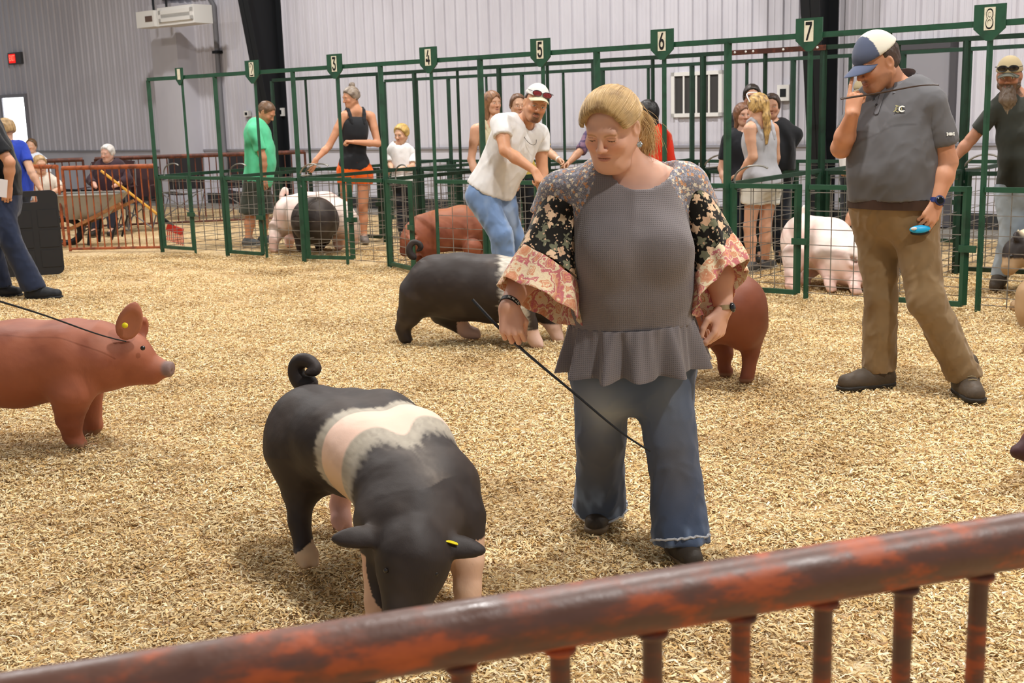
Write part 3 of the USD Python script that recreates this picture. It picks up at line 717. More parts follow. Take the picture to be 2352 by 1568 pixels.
# ------------------------------------------------------------------ pigs
pig_m = mat("pig_hide", None, 0.58, spec=0.3, attr=True, bump=((260, 260, 90), 0.12, 0.003))
eye_m = mat("dark_eye", srgb("120b08"), 0.15, spec=0.6)
tag_m = mat("yellow_tag", srgb("d8c81e"), 0.4)
def mixc(a, b, t): return a + (b - a) * np.clip(t, 0, 1)[:, None]
def sstep(x, a, b):
    t = np.clip((x - a) / (b - a), 0, 1); return t * t * (3 - 2 * t)
def pig(label, Y0, spine, legs, colour, h=0.012, ears=(), tail=None, eyes=(), snout=None, split=0.0, extra=(), group="show pigs", tags=(), kleg=.05):
    """spine: (px, py, r, dY) from rump to snout; legs: lists of (px, py, r, dY), the last point being on the ground"""
    P = lambda x, y, d=0.0: at_y(x, y, Y0 + d)
    S = [P(x, y, d) for x, y, r, d in spine]; R = [r for _, _, r, _ in spine]
    F = Field()
    ax = unit((S[-3] - S[0]) * [1, 1, 0]); side = np.array([-ax[1], ax[0], 0])
    for i in range(len(S) - 1):
        if split and i < len(S) - 3:
            for sgn in (-1, 1):
                o = side * sgn
                ra, rb = R[i], R[i + 1]
                F.rc(S[i] + o * split * ra, S[i + 1] + o * split * rb, ra * (1 - split * .6), rb * (1 - split * .6), k=.045)
            F.rc(S[i] - [0, 0, .25 * R[i]], S[i + 1] - [0, 0, .25 * R[i + 1]], R[i] * .8, R[i + 1] * .8, k=.06)
        else: F.rc(S[i], S[i + 1], R[i], R[i + 1], k=.05)
    hoofs = []
    for L in legs:
        x, y, r, *d = L[-1]; g = ground(x, y, .0); Yh = g[1]
        pts = []
        for q in L[:-1]: pts.append(at_y(q[0], q[1], Yh + (q[3] if len(q) > 3 else 0)))
        raised = len(L[-1]) > 3 and L[-1][3] != 0
        end = at_y(x, y, Yh + L[-1][3]) if raised else np.array([g[0], g[1], r * .9])
        pts.append(end); rs = [q[2] for q in L]
        F.rc(pts[0], pts[1], rs[0], rs[1], k=kleg)
        F.chain(pts[1:], rs[1:], k=.014)
        dn = unit((pts[-1] - pts[-2])) if raised else np.array([0, 0, -1.0])
        fw = unit((ax - (ax @ dn) * dn))
        sd = np.cross(dn, fw)
        for sg in (-1, 1):
            F.rc(end + sd * sg * r * .5 - dn * .01, end + sd * sg * r * .5 + fw * r * .75 + dn * (r * .45), r * .5, r * .33, k=.012)
        hoofs.append(end)
    for kind, *a in extra:
        getattr(F, kind)(*a)
    for e in ears:
        b, t = P(*e[0]), P(*e[1]); w, th = e[2], e[3]
        u = unit(t - b); nrm = np.array(e[4], float) if len(e) > 4 else -FW
        nrm = unit(nrm - (nrm @ u) * u); s2 = np.cross(u, nrm)
        F.el((b + t) / 2, (np.linalg.norm(t - b) / 2 * 1.08, w, th), np.array([u, s2, nrm]), k=.022)
        F.el(b + (t - b) * .68, (np.linalg.norm(t - b) * .5, w * .62, th * .9), np.array([u, s2, nrm]), k=.02)
        if len(e) < 6: F.el((b + t) / 2 + nrm * th * .95, (np.linalg.norm(t - b) / 2 * .8, w * .72, th * .7), np.array([u, s2, nrm]), k=.01, op="s")
    if tail:
        T = [P(x, y, d) for x, y, r, d in tail]; T = smoothpath(T, max(len(T) * 3, 6)); F.chain(T, np.linspace(tail[0][2], tail[-1][2], len(T)), k=.015)
    if snout:
        c, dirn, r = P(*snout[0]), unit(snout[1]), snout[2]
        F.rc(c - dirn * .05, c, r * .92, r, k=.03); F.cut(c + dirn * r * .45, dirn, .008) if False else None
        F.el(c + dirn * r * .55, (r * .35, r * 1.05, r * .95), np.array([dirn, unit(np.cross(dirn, [0, 0, 1])), np.cross(unit(np.cross(dirn, [0, 0, 1])), dirn)]), k=.012)
        sd = unit(np.cross(dirn, [0, 0, 1]))
        for sg in (-1, 1): F.el(c + dirn * r * .9 + sd * sg * r * .42, (r * .2, r * .2, r * .28), k=.006, op="s")
    V, T3 = F.mesh(h)
    V, T3 = displace((V, T3), .006 * (fbm(V * 14, 3, 3) - .5))
    col = colour(V)
    t = Thing("pig", label, "pig", [np.mean([q[0] for q in hoofs]), np.mean([q[1] for q in hoofs]), 0], group=None)
    t.part("body", (V, T3), pig_m, True, col)
    for e in eyes: t.part("eye", ell(P(*e[:3]), (e[3],) * 3, n=2), eye_m, True)
    for tg in tags: t.part("ear_tag", ell(P(*tg[0]), tg[1], n=2) if len(tg) < 3 else bar(P(*tg[0]), P(*tg[1]), .022, .004), tag_m, True)
    return t, P, S, ax, side
BLK = srgb("2e2623"); BLK2 = srgb("4a403a"); PINK = srgb("ecc8b4"); PINK2 = srgb("d3a48f"); HAIRW = srgb("b7ad9c"); TANW = srgb("c9b08a"); HOOF = srgb("b9987a")
def black(V):
    n = fbm(V * 9, 3, 1); return mixc(np.tile(BLK, (len(V), 1)), BLK2, sstep(n, .45, .8) * .6)

# the foreground pig: head down, facing the camera
def colA(V):
    c = black(V)
    ax = unit(S_A[3] - S_A[0]); s = (V - S_A[0]) @ ax
    side = np.array([-AX_A[1], AX_A[0], 0]); l = (V - S_A[2]) @ side
    f = noise(np.stack([l * 130, V[:, 2] * 130, s * 12], 1), 2); wav = (f - .5) * .035
    mid = .028 * np.exp(-(l / .045) ** 2)                      # the belt dips along the spine
    s0 = .375 + .05 * np.clip((.5 - V[:, 2]) / .3, 0, 1); a, b = s0 - .035 + mid * .8, s0 + .105 + mid * 2.2
    q = mixc(np.tile(PINK, (len(V), 1)), srgb("c9a97e"), sstep(-V[:, 2], -.5, -.33) * .8)
    c = mixc(c, srgb('6f655c'), np.exp(-(l / .045) ** 2) * sstep(s, b, b + .1) * (V[:, 2] > .42) * (.4 + .6 * f) * .8)
    hair = sstep(s, a - .055 + wav, a - .03 + wav) * (1 - sstep(s, b + .035 + wav, b + .09 + wav * 1.8))
    hair_c = mixc(np.tile(HAIRW, (len(V), 1)), srgb("8e8577"), f * .7)
    c = mixc(c, 0 * c + hair_c, hair)
    belt = sstep(s, a, a + .012) * (1 - sstep(s, b - .012, b))
    c = c * (1 - belt[:, None]) + q * belt[:, None]
    d = (V - S_A[3]) @ AX_A
    fl = sstep(-V[:, 2], -.27, -.2) * (d > -.16)
    leg = mixc(np.tile(srgb("dcb89a"), (len(V), 1)), srgb("c79d84"), fbm(V * 20, 2))
    head = np.linalg.norm((V - S_A[5]) * [1, 1, .8], axis=1) < .155
    c = np.where(((fl > .5) & ~head)[:, None], leg, c)
    hl = (np.linalg.norm((V - ground(785, 1216))[:, :2], axis=1) < .13) & (V[:, 2] < .17)
    c = np.where(hl[:, None], srgb("d6a596"), c)
    hf = (V[:, 2] < .075 + .6 * (V[:, 0] - ground(708, 1300)[0])) & (np.linalg.norm((V - ground(704, 1300))[:, :2], axis=1) < .1); c = np.where(hf[:, None], srgb("d2b492"), c)
    return c
Y_A = 3.45
P_A = lambda x, y, d=0.0: at_y(x, y, Y_A + d)
spA = [(757, 985, .182, .52), (822, 1002, .186, .36), (897, 1040, .172, .18), (961, 1130, .158, -.02), (957, 1200, .128, -.16), (949, 1290, .094, -.3), (930, 1395, .058, -.36)]
S_A = [P_A(x, y, d) for x, y, r, d in spA]; AX_A = unit((S_A[-3] - S_A[0]) * [1, 1, 0])
pig("black pig with a broad white belt, head down facing the front rail", Y_A, spA,
    [[(694, 1050, .118, .12), (690, 1125, .06, .1), (688, 1195, .037, .06), (700, 1265, .034, .02), (706, 1300, .038)],
     [(800, 1040, .095, .0), (790, 1105, .048, .05), (781, 1160, .036, .04), (785, 1216, .037)],
     [(880, 1200, .085, .1), (876, 1300, .052, .05), (872, 1380, .043, .02), (876, 1455, .044)],
     [(1060, 1190, .075, .12), (1072, 1290, .05, .05), (1074, 1350, .04, .02), (1078, 1425, .042)]],
    colA, h=.0064, ears=[((892, 1230, -.27), (780, 1236, -.3), .036, .015, (.1, -.6, .75), 0), ((988, 1245, -.27), (1098, 1262, -.28), .038, .016, (-.1, -.6, .75), 0)],
    tail=[(712, 880, .03, .6), (685, 868, .026, .62), (682, 836, .023, .62), (705, 827, .02, .6), (726, 846, .016, .58), (706, 856, .012, .56)],
    split=.44, eyes=[(887, 1310, -.385, .0075), (1001, 1318, -.375, .0075)], tags=[((1018, 1239, -.3), (1050, 1248, -.29), 1)],
    extra=[("el", P_A(720, 1010, .46), (.15, .16, .19), None, .06), ("rc", P_A(948, 1270, -.3), P_A(935, 1370, -.34), .085, .06, .04)])

# red pig coming in from the left
RED = srgb("96573e"); RED2 = srgb("7e4533"); RED3 = srgb("b0745a")
def redcol(V, dark=0.0, nose=None):
    n = fbm(V * 6, 3, 5); c = mixc(np.tile(RED, (len(V), 1)), RED2, sstep(n, .4, .75)); c = mixc(c, RED3, sstep(fbm(V * 5 + 9, 2, 8), .5, .8) * .6)
    c = mixc(c, srgb("6f3c28"), np.full(len(V), dark))
    if nose is not None: c = mixc(c, srgb("7d6660"), 1 - sstep(np.linalg.norm(V - nose, axis=1), .035, .055))
    hoof = V[:, 2] < .03; return np.where(hoof[:, None], srgb("8f6a52"), c)
Y_B = 5.33
NB = at_y(392, 846, Y_B - .02)
pig("reddish brown pig walking in from the left with one front leg lifted", Y_B,
    [(-265, 835, .2, .05), (-120, 825, .2, .03), (40, 825, .205, 0), (165, 815, .185, 0), (232, 815, .155, 0), (296, 816, .1, 0), (350, 840, .05, 0)],
    [[(165, 900, .1, -.08), (160, 960, .062, -.04), (166, 1000, .042, 0), (176, 1030, .042)],
     [(198, 890, .085, .12), (207, 940, .055, .12), (214, 975, .045, .12), (197, 998, .036, .12), (192, 1030, .036, .13)][:4] + [(192, 1012, .034, .1)],
     [(-270, 900, .13, -.06), (-285, 970, .06, 0), (-275, 1035, .042)], [(-220, 900, .12, .1), (-215, 960, .06, .05), (-225, 1020, .042)]],
    lambda V: redcol(V, 0, NB), h=.0075, split=.3,
    ears=[((286, 778, -.1), (308, 706, -.12), .058, .019, (.5, -.8, .2)), ((318, 780, .05), (330, 735, .08), .035, .016, (.6, -.6, .2))],
    snout=((382, 847, -.0), (.97, -.12, -.15), .037), eyes=[(328, 799, -.108, .011)], tags=[((287, 747, -.155), (.014, .01, .013))],
    extra=[("rc", at_y(250, 850, Y_B), at_y(350, 860, Y_B), .07, .045, .05)])

# belted pig walking behind the woman's cane hand
Y_C = 7.6
def colC(V):
    c = black(V); x = V[:, 0]; x0 = at_y(1165, 640, Y_C)[0]
    f = noise(np.stack([x * 20, V[:, 1] * 90, V[:, 2] * 90], 1), 4); w = (f - .5) * .05
    b = sstep(x, x0 - .07 + w, x0 - .02 + w) * (1 - sstep(x, x0 + .1 + w, x0 + .14 + w))
    c = mixc(c, 0 * c + mixc(np.tile(srgb("d8cfc0"), (len(V), 1)), srgb("8b8578"), f), b)
    ft = (V[:, 2] < .13) & (x > at_y(1050, 760, Y_C)[0]); c = np.where(ft[:, None], srgb("cfae9e"), c); return c
pig("black pig with a whitish belt and pale front foot, walking behind the woman in grey", Y_C,
    [(1000, 648, .215, .05), (1060, 650, .225, .03), (1130, 655, .225, 0), (1200, 655, .205, 0), (1270, 672, .16, 0), (1325, 700, .11, 0), (1375, 745, .06, 0)],
    [[(962, 680, .14, -.05), (940, 722, .08, -.03), (925, 752, .05, 0), (931, 788, .045)], [(1020, 715, .1, .0), (1058, 748, .055, 0), (1070, 760, .045, 0), (1090, 778, .042)],
     [(1190, 700, .1, -.03), (1212, 745, .065, 0), (1222, 770, .045, 0), (1232, 800, .045)], [(1240, 700, .09, .1), (1270, 745, .055, 0), (1280, 785, .042)]],
    colC, h=.011, split=.3, tail=[(950, 590, .022, .05), (940, 572, .02, .05), (950, 556, .017, .05), (966, 562, .014, .05), (958, 576, .01, .05)], ears=[((1320, 665, -.1), (1345, 690, -.16), .05, .016)])
# red pig seen from behind, right of the woman
Y_D = 6.2
pig("reddish brown pig seen from behind, right of the woman's patterned sleeve", Y_D,
    [(1685, 700, .17, -.05), (1640, 703, .182, .02), (1570, 705, .188, .08), (1480, 710, .18, .12), (1420, 725, .15, .14), (1385, 745, .1, .15), (1350, 775, .06, .15)],
    [[(1722, 750, .095, .0), (1724, 805, .05, 0), (1720, 845, .036, 0), (1716, 880, .04)], [(1652, 765, .1, .05), (1664, 812, .046, 0), (1663, 843, .034, 0), (1668, 866, .038)],
     [(1410, 780, .09, 0), (1405, 840, .05, 0), (1405, 875, .042)], [(1380, 780, .09, 0), (1375, 830, .05, 0), (1372, 860, .042)]],
    lambda V: redcol(V, .68), h=.011, split=.3, extra=[("el", at_y(1608, 790, Y_D), (.06, .06, .03), None, .03), ("el", at_y(1705, 720, Y_D - .03), (.13, .15, .2), None, .05)])
# white pig in the pen right of the woman
Y_E = 9.52
def colE(V):
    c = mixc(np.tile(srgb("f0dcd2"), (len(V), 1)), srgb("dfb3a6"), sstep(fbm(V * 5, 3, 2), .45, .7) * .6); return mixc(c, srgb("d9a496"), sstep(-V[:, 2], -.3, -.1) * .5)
pig("white pig nosing the bedding in the pen left of the man in khaki trousers", Y_E,
    [(1868, 548, .215, .3), (1895, 555, .22, .15), (1925, 580, .2, 0), (1950, 598, .185, -.1), (1980, 615, .15, -.15), (2005, 635, .1, -.2), (2022, 665, .06, -.22)],
    [[(1828, 590, .12, .15), (1818, 630, .055, .05), (1816, 668, .046)], [(1870, 600, .12, .2), (1850, 630, .06, .05), (1848, 655, .045)],
     [(1905, 612, .085, .18), (1906, 648, .045, .04), (1908, 671, .04)], [(1962, 630, .075, .2), (1963, 658, .042, .04), (1966, 677, .04)]],
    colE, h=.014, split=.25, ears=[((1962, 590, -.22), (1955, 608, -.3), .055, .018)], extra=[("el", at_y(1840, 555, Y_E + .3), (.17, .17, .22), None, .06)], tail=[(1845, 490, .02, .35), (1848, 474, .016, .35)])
# pigs in the pens behind the number signs
Y_G = 13.3
pig("pink white pig with a raised tail in the pen below the sign reading two", Y_G,
    [(672, 492, .22, .2), (705, 488, .225, .15), (745, 486, .22, .1), (775, 500, .2, 0), (795, 515, .15, 0), (806, 535, .1, 0), (812, 552, .06, 0)],
    [[(640, 525, .12, .1), (630, 550, .06, 0), (629, 580, .05)], [(668, 525, .13, .1), (665, 550, .06, 0), (664, 568, .05)], [(775, 540, .09, 0), (777, 560, .055, 0), (778, 574, .045)], [(795, 540, .08, 0), (797, 555, .05, 0), (798, 566, .045)]],
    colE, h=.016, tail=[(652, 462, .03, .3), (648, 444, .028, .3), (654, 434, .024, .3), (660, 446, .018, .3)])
Y_H = 12.75
pig("dark grey pig seen from behind in the pen below the sign reading three", Y_H,
    [(722, 505, .25, 0), (724, 507, .25, .15), (726, 508, .24, .3), (728, 510, .23, .5), (730, 520, .18, .7), (732, 525, .12, .85), (733, 535, .08, .95)],
    [[(695, 535, .12, 0), (692, 560, .065, 0), (692, 580, .05)], [(738, 535, .12, 0), (736, 560, .065, 0), (735, 576, .05)], [(705, 540, .1, 0), (705, 560, .05)], [(750, 540, .1, 0), (750, 561, .05)]],
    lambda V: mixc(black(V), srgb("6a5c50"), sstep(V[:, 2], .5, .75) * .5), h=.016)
Y_I = 11.75
pig("ginger brown pig with lowered head in the pen below the sign reading four", Y_I,
    [(1105, 530, .2, .1), (1060, 524, .22, .05), (1010, 530, .205, 0), (975, 535, .18, 0), (955, 545, .14, -.05), (944, 556, .1, -.08), (930, 577, .055, -.1)],
    [[(1085, 570, .1, 0), (1088, 590, .06, 0), (1090, 612, .045)], [(1110, 570, .1, .1), (1112, 590, .06, 0), (1114, 604, .045)], [(985, 570, .1, 0), (985, 590, .06, 0), (985, 612, .045)], [(965, 570, .1, .1), (965, 590, .05, 0), (965, 604, .045)]],
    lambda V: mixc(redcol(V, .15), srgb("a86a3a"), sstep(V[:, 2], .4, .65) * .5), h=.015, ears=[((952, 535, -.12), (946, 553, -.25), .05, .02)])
# pigs at the right edge
Y_F = 8.9
def colF(V):
    c = black(V); d = np.linalg.norm(V - at_y(2342, 525, Y_F), axis=1)
    c = mixc(c, srgb("d9c8a8"), (1 - sstep(d, .06, .11)) * (V[:, 2] > .45)); return np.where((V[:, 2] < .3)[:, None], srgb("a98a66"), c)
pig("black pig with pale forehead peering out at the right edge of the pens", Y_F,
    [(2560, 585, .22, .2), (2490, 580, .22, .15), (2430, 575, .2, .1), (2395, 570, .18, .05), (2365, 570, .14, 0), (2338, 580, .1, -.05), (2318, 615, .06, -.1)],
    [[(2385, 640, .09, 0), (2365, 680, .05, 0), (2335, 715, .046)], [(2420, 640, .09, .1), (2420, 680, .05, 0), (2420, 706, .046)], [(2550, 650, .09, 0), (2550, 730, .046)], [(2570, 640, .09, .1), (2570, 715, .046)]],
    colF, h=.016, ears=[((2350, 535, -.05), (2332, 548, -.12), .05, .018)], eyes=[(2323, 588, -.14, .013)])
Y_F2 = 7.6
pig("dark pig with tan legs cut off by the right edge near the pens", Y_F2,
    [(2640, 690, .22, .2), (2560, 690, .22, .1), (2470, 688, .22, 0), (2415, 685, .19, 0), (2390, 690, .15, 0), (2375, 715, .1, 0), (2366, 750, .06, 0)],
    [[(2400, 740, .09, 0), (2385, 780, .05, 0), (2368, 815, .046)], [(2440, 740, .09, .1), (2440, 800, .046)], [(2600, 760, .1, 0), (2600, 830, .046)], [(2630, 760, .1, .1), (2630, 815, .046)]],
    lambda V: np.where((V[:, 2] < .3)[:, None], srgb("a98a66"), black(V)), h=.018)
Y_J = 4.2
pig("brown pig whose dark snout pokes in at the right edge above the rail", Y_J,
    [(2760, 985, .2, .35), (2680, 990, .2, .25), (2570, 1000, .19, .15), (2500, 1005, .16, .1), (2450, 1010, .12, .05), (2405, 1022, .085, 0), (2352, 1037, .03, 0)],
    [[(2540, 1110, .09, 0), (2540, 1240, .045)], [(2580, 1100, .09, .1), (2590, 1215, .045)], [(2740, 1100, .1, 0), (2740, 1260, .045)], [(2790, 1090, .1, .1), (2790, 1230, .045)]],
    lambda V: mixc(redcol(V, .8), srgb("43282a"), 1 - sstep(np.linalg.norm(V - at_y(2325, 1037, Y_J), axis=1), .06, .1)), h=.014, snout=((2332, 1037, 0), (-.97, -.15, -.05), .021))
# ------------------------------------------------------------------ people
skin_m = mat("skin", None, 0.5, spec=0.35, attr=True, sss=0.12)
cloth_m = mat("woven_cloth", None, 0.85, spec=0.15, attr=True, sheen=0.15, bump=(420, 0.25, 0.001))
knit_m = mat("jersey_cloth", None, 0.8, spec=0.2, attr=True, sheen=0.1, bump=(300, 0.15, 0.001))
hair_m = mat("hair", None, 0.42, spec=0.45, attr=True, bump=((170, 170, 45), 0.5, 0.004))
shoe_m = mat("shoe_leather", None, 0.6, spec=0.3, attr=True, bump=(150, 0.3, 0.002))
FWH = unit(FW * [1, 1, 0])
def img(x, y, z=0.0): return RT * x - UP * y - FW * z      # picture right, picture down, towards the camera
def gaze(yaw, pitch, roll=0.0):
    """(right, forward, up) of a head: yaw 0 looks at the camera, + towards the right of the picture; pitch + looks down; roll + tips to the right of the picture"""
    y, p = math.radians(yaw), math.radians(pitch)
    f0 = -FWH * math.cos(y) + RT * [1, 1, 0] * math.sin(y); f0 = unit(f0)
    f = unit(f0 * math.cos(p) - np.array([0, 0, math.sin(p)])); r = unit(np.cross(f, [0, 0, 1.0]))
    u = np.cross(r, f); a = math.radians(roll)
    # r points to the person's right hand side (the picture's left when facing the camera)
    r2 = r * math.cos(a) + u * math.sin(a); u2 = u * math.cos(a) - r * math.sin(a)
    return np.array([r2, f, u2])
def head(F, c, M, hh=.23, wide=1.0, jaw=1.0, nose=1.0, mouth=0.0, kf=1.0, chin2=0.0):
    s = hh / .23
    L = lambda x, y, z: c + s * (np.array([x * wide, y, z]) @ M)
    E = lambda x, y, z, rx, ry, rz, k=.012, op="u", N=None: F.el(L(x, y, z), (s * rx * wide, s * ry, s * rz), M if N is None else N @ M, s * k, op)
    E(0, -.012, .03, .076, .096, .085)
    E(0, .022, -.04, .06 * jaw, .064, .072, .03)
    E(0, .052, -.088, .026 * jaw, .03, .027, .03)
    for g in (-1, 1):
        F.rc(L(g * .056 * jaw, -.008, -.045), L(g * .024, .06, -.09), s * .022, s * .02, s * .03)
        E(g * .036, .06, -.024, .027, .026, .026, .022)
    F.rc(L(-.034, .077, .022), L(.034, .077, .022), s * .014, s * .014, s * .02)
    for g in (-1, 1):
        E(g * .032, .099, .002, .018, .016, .013, .014, "s")
        E(g * .0315, .0745, .002, .0135, .0135, .0125, .003)
        F.rc(L(g * .044, .082, .0085), L(g * .02, .0865, .0075), s * .0032, s * .0028, s * .004)     # upper lid
        F.rc(L(g * .043, .081, -.005), L(g * .021, .085, -.005), s * .0028, s * .0026, s * .004)
    F.rc(L(0, .085, .012), L(0, .108 * nose, -.027), s * .0085, s * .0115, s * .012)
    for g in (-1, 1):
        E(g * .0115, .097 * nose, -.031, .0085, .0115, .008, .006)
        E(g * .006, .103 * nose, -.0385, .0035, .005, .004, .003, "s")
    E(0, .083, -.0575, .0245, .0125, .0068, .006)
    E(0, .0815, -.0705 - mouth * .3, .021, .0125, .0078, .006)
    E(0, .097, -.0638 - mouth * .1, .021, .007, .0022 + mouth * .4, .003, "s")
    for g in (-1, 1):
        a = math.radians(18) * g; N = np.array([[math.cos(a), math.sin(a), 0], [-math.sin(a), math.cos(a), 0], [0, 0, 1]])
        E(g * .079, -.01, -.002, .009, .019, .031, .008, "u", N)
        E(g * .087, -.004, .002, .007, .011, .019, .005, "s", N)
    if chin2: E(0, .03, -.115, .05 * chin2, .05, .03, .03)
    return L
SKIN = srgb("d8a184"); TAN = srgb("c98a63"); FAIR = srgb("e2b096")
def skincol(V, base, c=None, M=None, hh=.23, brow=None, beard=None, lips="b5645a", iris="4a5a5c", closed=False, stubble=0.0, beardlow=0.0, wide=1.0):
    base = np.asarray(base) * .86 + np.mean(base) * .14
    n = fbm(V * 40, 2, 6)[:, None]; col = np.tile(base, (len(V), 1)) * (.95 + .1 * n)
    if c is None: return col
    s = hh / .23; q = ((V - c) @ np.asarray(M).T) / s; q[:, 0] /= wide
    x, y, z = q.T; ax = np.abs(x); near = (np.abs(z) < .14) & (np.abs(x) < .11) & (np.abs(y) < .14)
    def blend(w, colr):
        nonlocal col
        w = np.where(near, np.clip(w, 0, 1), 0)[:, None]; col = col * (1 - w) + np.asarray(colr) * w
    ch = np.exp(-(((ax - .04) / .022) ** 2 + ((z + .028) / .022) ** 2)) * (y > .02)
    blend(ch * .35, base * [1.0, .62, .55])
    blend(np.exp(-((x / .016) ** 2 + ((z + .032) / .014) ** 2)) * (y > .09) * .35, base * [1, .65, .58])
    if lips: blend((1 - sstep(((x / .0235) ** 2 + ((z + .064) / .0112) ** 2), .6, 1.1)) * (y > .06) * .65, srgb(lips))
    blend((1 - sstep(((x / .02) ** 2 + ((z + .0638) / .0022) ** 2), .5, 1.3)) * (y > .06) * .85, srgb("4a201c"))
    if brow is not None:
        bz = .0205 - .012 * ((ax - .034) / .03) ** 2; blend((1 - sstep(np.abs(z - bz), .0022, .0055)) * sstep(ax, .009, .016) * (1 - sstep(ax, .045, .054)) * (y > .03) * .6, brow)
    # eyes
    ey = (1 - sstep((((ax - .0315) / .0125) ** 2 + ((z - .0015) / (.0021 if closed else .0058)) ** 2), .75, 1.15)) * (y > .05)
    if closed: blend((1 - sstep((((ax - .0315) / .0135) ** 2 + ((z + .0035 - 14 * (ax - .0315) ** 2) / .0019) ** 2), .6, 1.3)) * (y > .05) * .95, srgb("3a241c")); blend((1 - sstep(np.abs(z - .0085 + 9 * (ax - .0315) ** 2), .0006, .0022)) * (np.abs(ax - .0315) < .014) * (y > .05) * .45, srgb("7d4a38"))
    else:
        blend(ey, srgb("d9d0c8")); blend((1 - sstep(((ax - .0315) ** 2 + (z - .001) ** 2) ** .5, .0042, .0056)) * ey, srgb(iris)); blend((1 - sstep(((ax - .0315) ** 2 + (z - .001) ** 2) ** .5, .0018, .0026)) * ey, srgb("0a0706"))
        blend((1 - sstep(np.abs(z - .0075 + 9 * (ax - .0315) ** 2), .0008, .002)) * (np.abs(ax - .0315) < .013) * (y > .05) * .8, srgb("33221b"))
    blend((1 - sstep(((ax - .006) / .004) ** 2 + ((z + .039) / .0035) ** 2, .6, 1.2)) * (y > .08) * .7, srgb("4d2a22"))
    if beard is not None:
        m = sstep(-z, .03, .045) * (y > .0) * (1 - (1 - sstep(((x / .022) ** 2 + ((z + .064) / .008) ** 2), .8, 1.3))) * (1 - sstep(-z, .118, .135))
        side = sstep(-z, -.0 + .0, .02) * (y < .055) * (y > -.005) * (ax > .045)
        goat = np.exp(-((ax / .034) ** 4)) * sstep(-z, .04, .048)
        m = m * np.maximum(goat, stubble) if stubble < 1 else np.maximum(m, side * .8)
        blend(np.maximum(m * (.75 + .25 * noise(V * 500, 3)), 0) * .92, beard)
    blend((y < -.03) * 0.0, base)
    return col
def hand(F, wrist, d, n, size=1.0, curl=.5, thumb=1.0, fingers=None, thumb_curl=.5, spread=.06):
    """palm and five fingers: d = the way the fingers point, n = out of the back of the hand; thumb +1 / -1 picks the side d x n"""
    d = unit(d); n = unit(n - (n @ d) * d); w = np.cross(d, n) * thumb      # w points to the thumb's side
    z = size; tips = []
    fl = [(.030, .088, .041, .026, .021, .0088), (.010, .092, .045, .029, .022, .0091), (-.011, .088, .041, .027, .021, .0087), (-.030, .080, .032, .021, .019, .0078)]
    P = lambda a, b, c=0.0: wrist + z * (d * a + w * b + n * c)
    for i, (b, l, *_r) in enumerate(fl): F.rc(P(.008, b * .62), P(l - .008, b), z * .0145, z * .0105, z * .014)
    F.rc(P(.02, .018, -.006), P(.05, .028, -.008), z * .016, z * .014, z * .014)
    for i, (b, l, s1, s2, s3, r) in enumerate(fl):
        c = fingers[i] if fingers else curl
        base = P(l, b); a = 0.0; p = base; dd = unit(d + w * spread * (1.5 - i) * .7)
        for j, (sl, f) in enumerate(((s1, 1.0), (s2, 1.15), (s3, .8))):
            a += c * f
            e = dd * math.cos(a) - n * math.sin(a)
            q = p + z * sl * e; F.rc(p, q, z * r * (1.04 - .08 * j), z * r * (.98 - .1 * j), z * .004); p = q
        tips.append(p)
    t0 = P(.022, .026, -.008); t1 = t0 + z * .042 * unit(d * .75 + w * (.75 - .5 * thumb_curl) - n * (.25 + .4 * thumb_curl))
    t2 = t1 + z * .032 * unit(d * .9 + w * (.25 - .7 * thumb_curl) - n * (.1 + .45 * thumb_curl)); t3 = t2 + z * .025 * unit(d * (1 - .2 * thumb_curl) - w * .65 * thumb_curl - n * .3 * thumb_curl)
    F.rc(t0, t1, z * .0135, z * .0115, z * .01); F.rc(t1, t2, z * .0112, z * .0098, z * .004); F.rc(t2, t3, z * .0098, z * .0085, z * .004)
    return tips, t3
def torso(F, P0, P1, r, levels, grow=0.0, k=.06, lo=-9, hi=9):
    ax = P1 - P0; f = unit(np.cross(unit(ax), r)) if False else unit(np.cross(r, unit(ax)))
    for t, hw, dp, *fo in levels:
        if t < lo or t > hi: continue
        c = P0 + t * ax + (f * fo[0] if fo else 0); d = dp + grow; w = max(hw + grow - d, .005)
        F.rc(c - r * w, c + r * w, d, d, k)
    return f
MAN = [(-.12, .17, .115, 0), (.05, .17, .12), (.3, .16, .115, .01), (.55, .17, .12, .01), (.8, .18, .115, 0), (.95, .15, .08, -.01)]
WOMAN = [(-.12, .175, .115, -.01), (.05, .17, .115, -.005), (.33, .13, .095), (.55, .14, .105, .015), (.72, .145, .105, .015), (.92, .13, .075, -.01)]
STOUT = [(-.12, .2, .14, 0), (.05, .205, .155, .02), (.3, .205, .165, .04), (.55, .2, .155, .03), (.8, .2, .135, 0), (.95, .165, .085, -.01)]
KID = [(-.12, .125, .085, 0), (.05, .12, .085), (.35, .115, .08), (.6, .125, .085), (.85, .13, .08), (.97, .1, .055)]
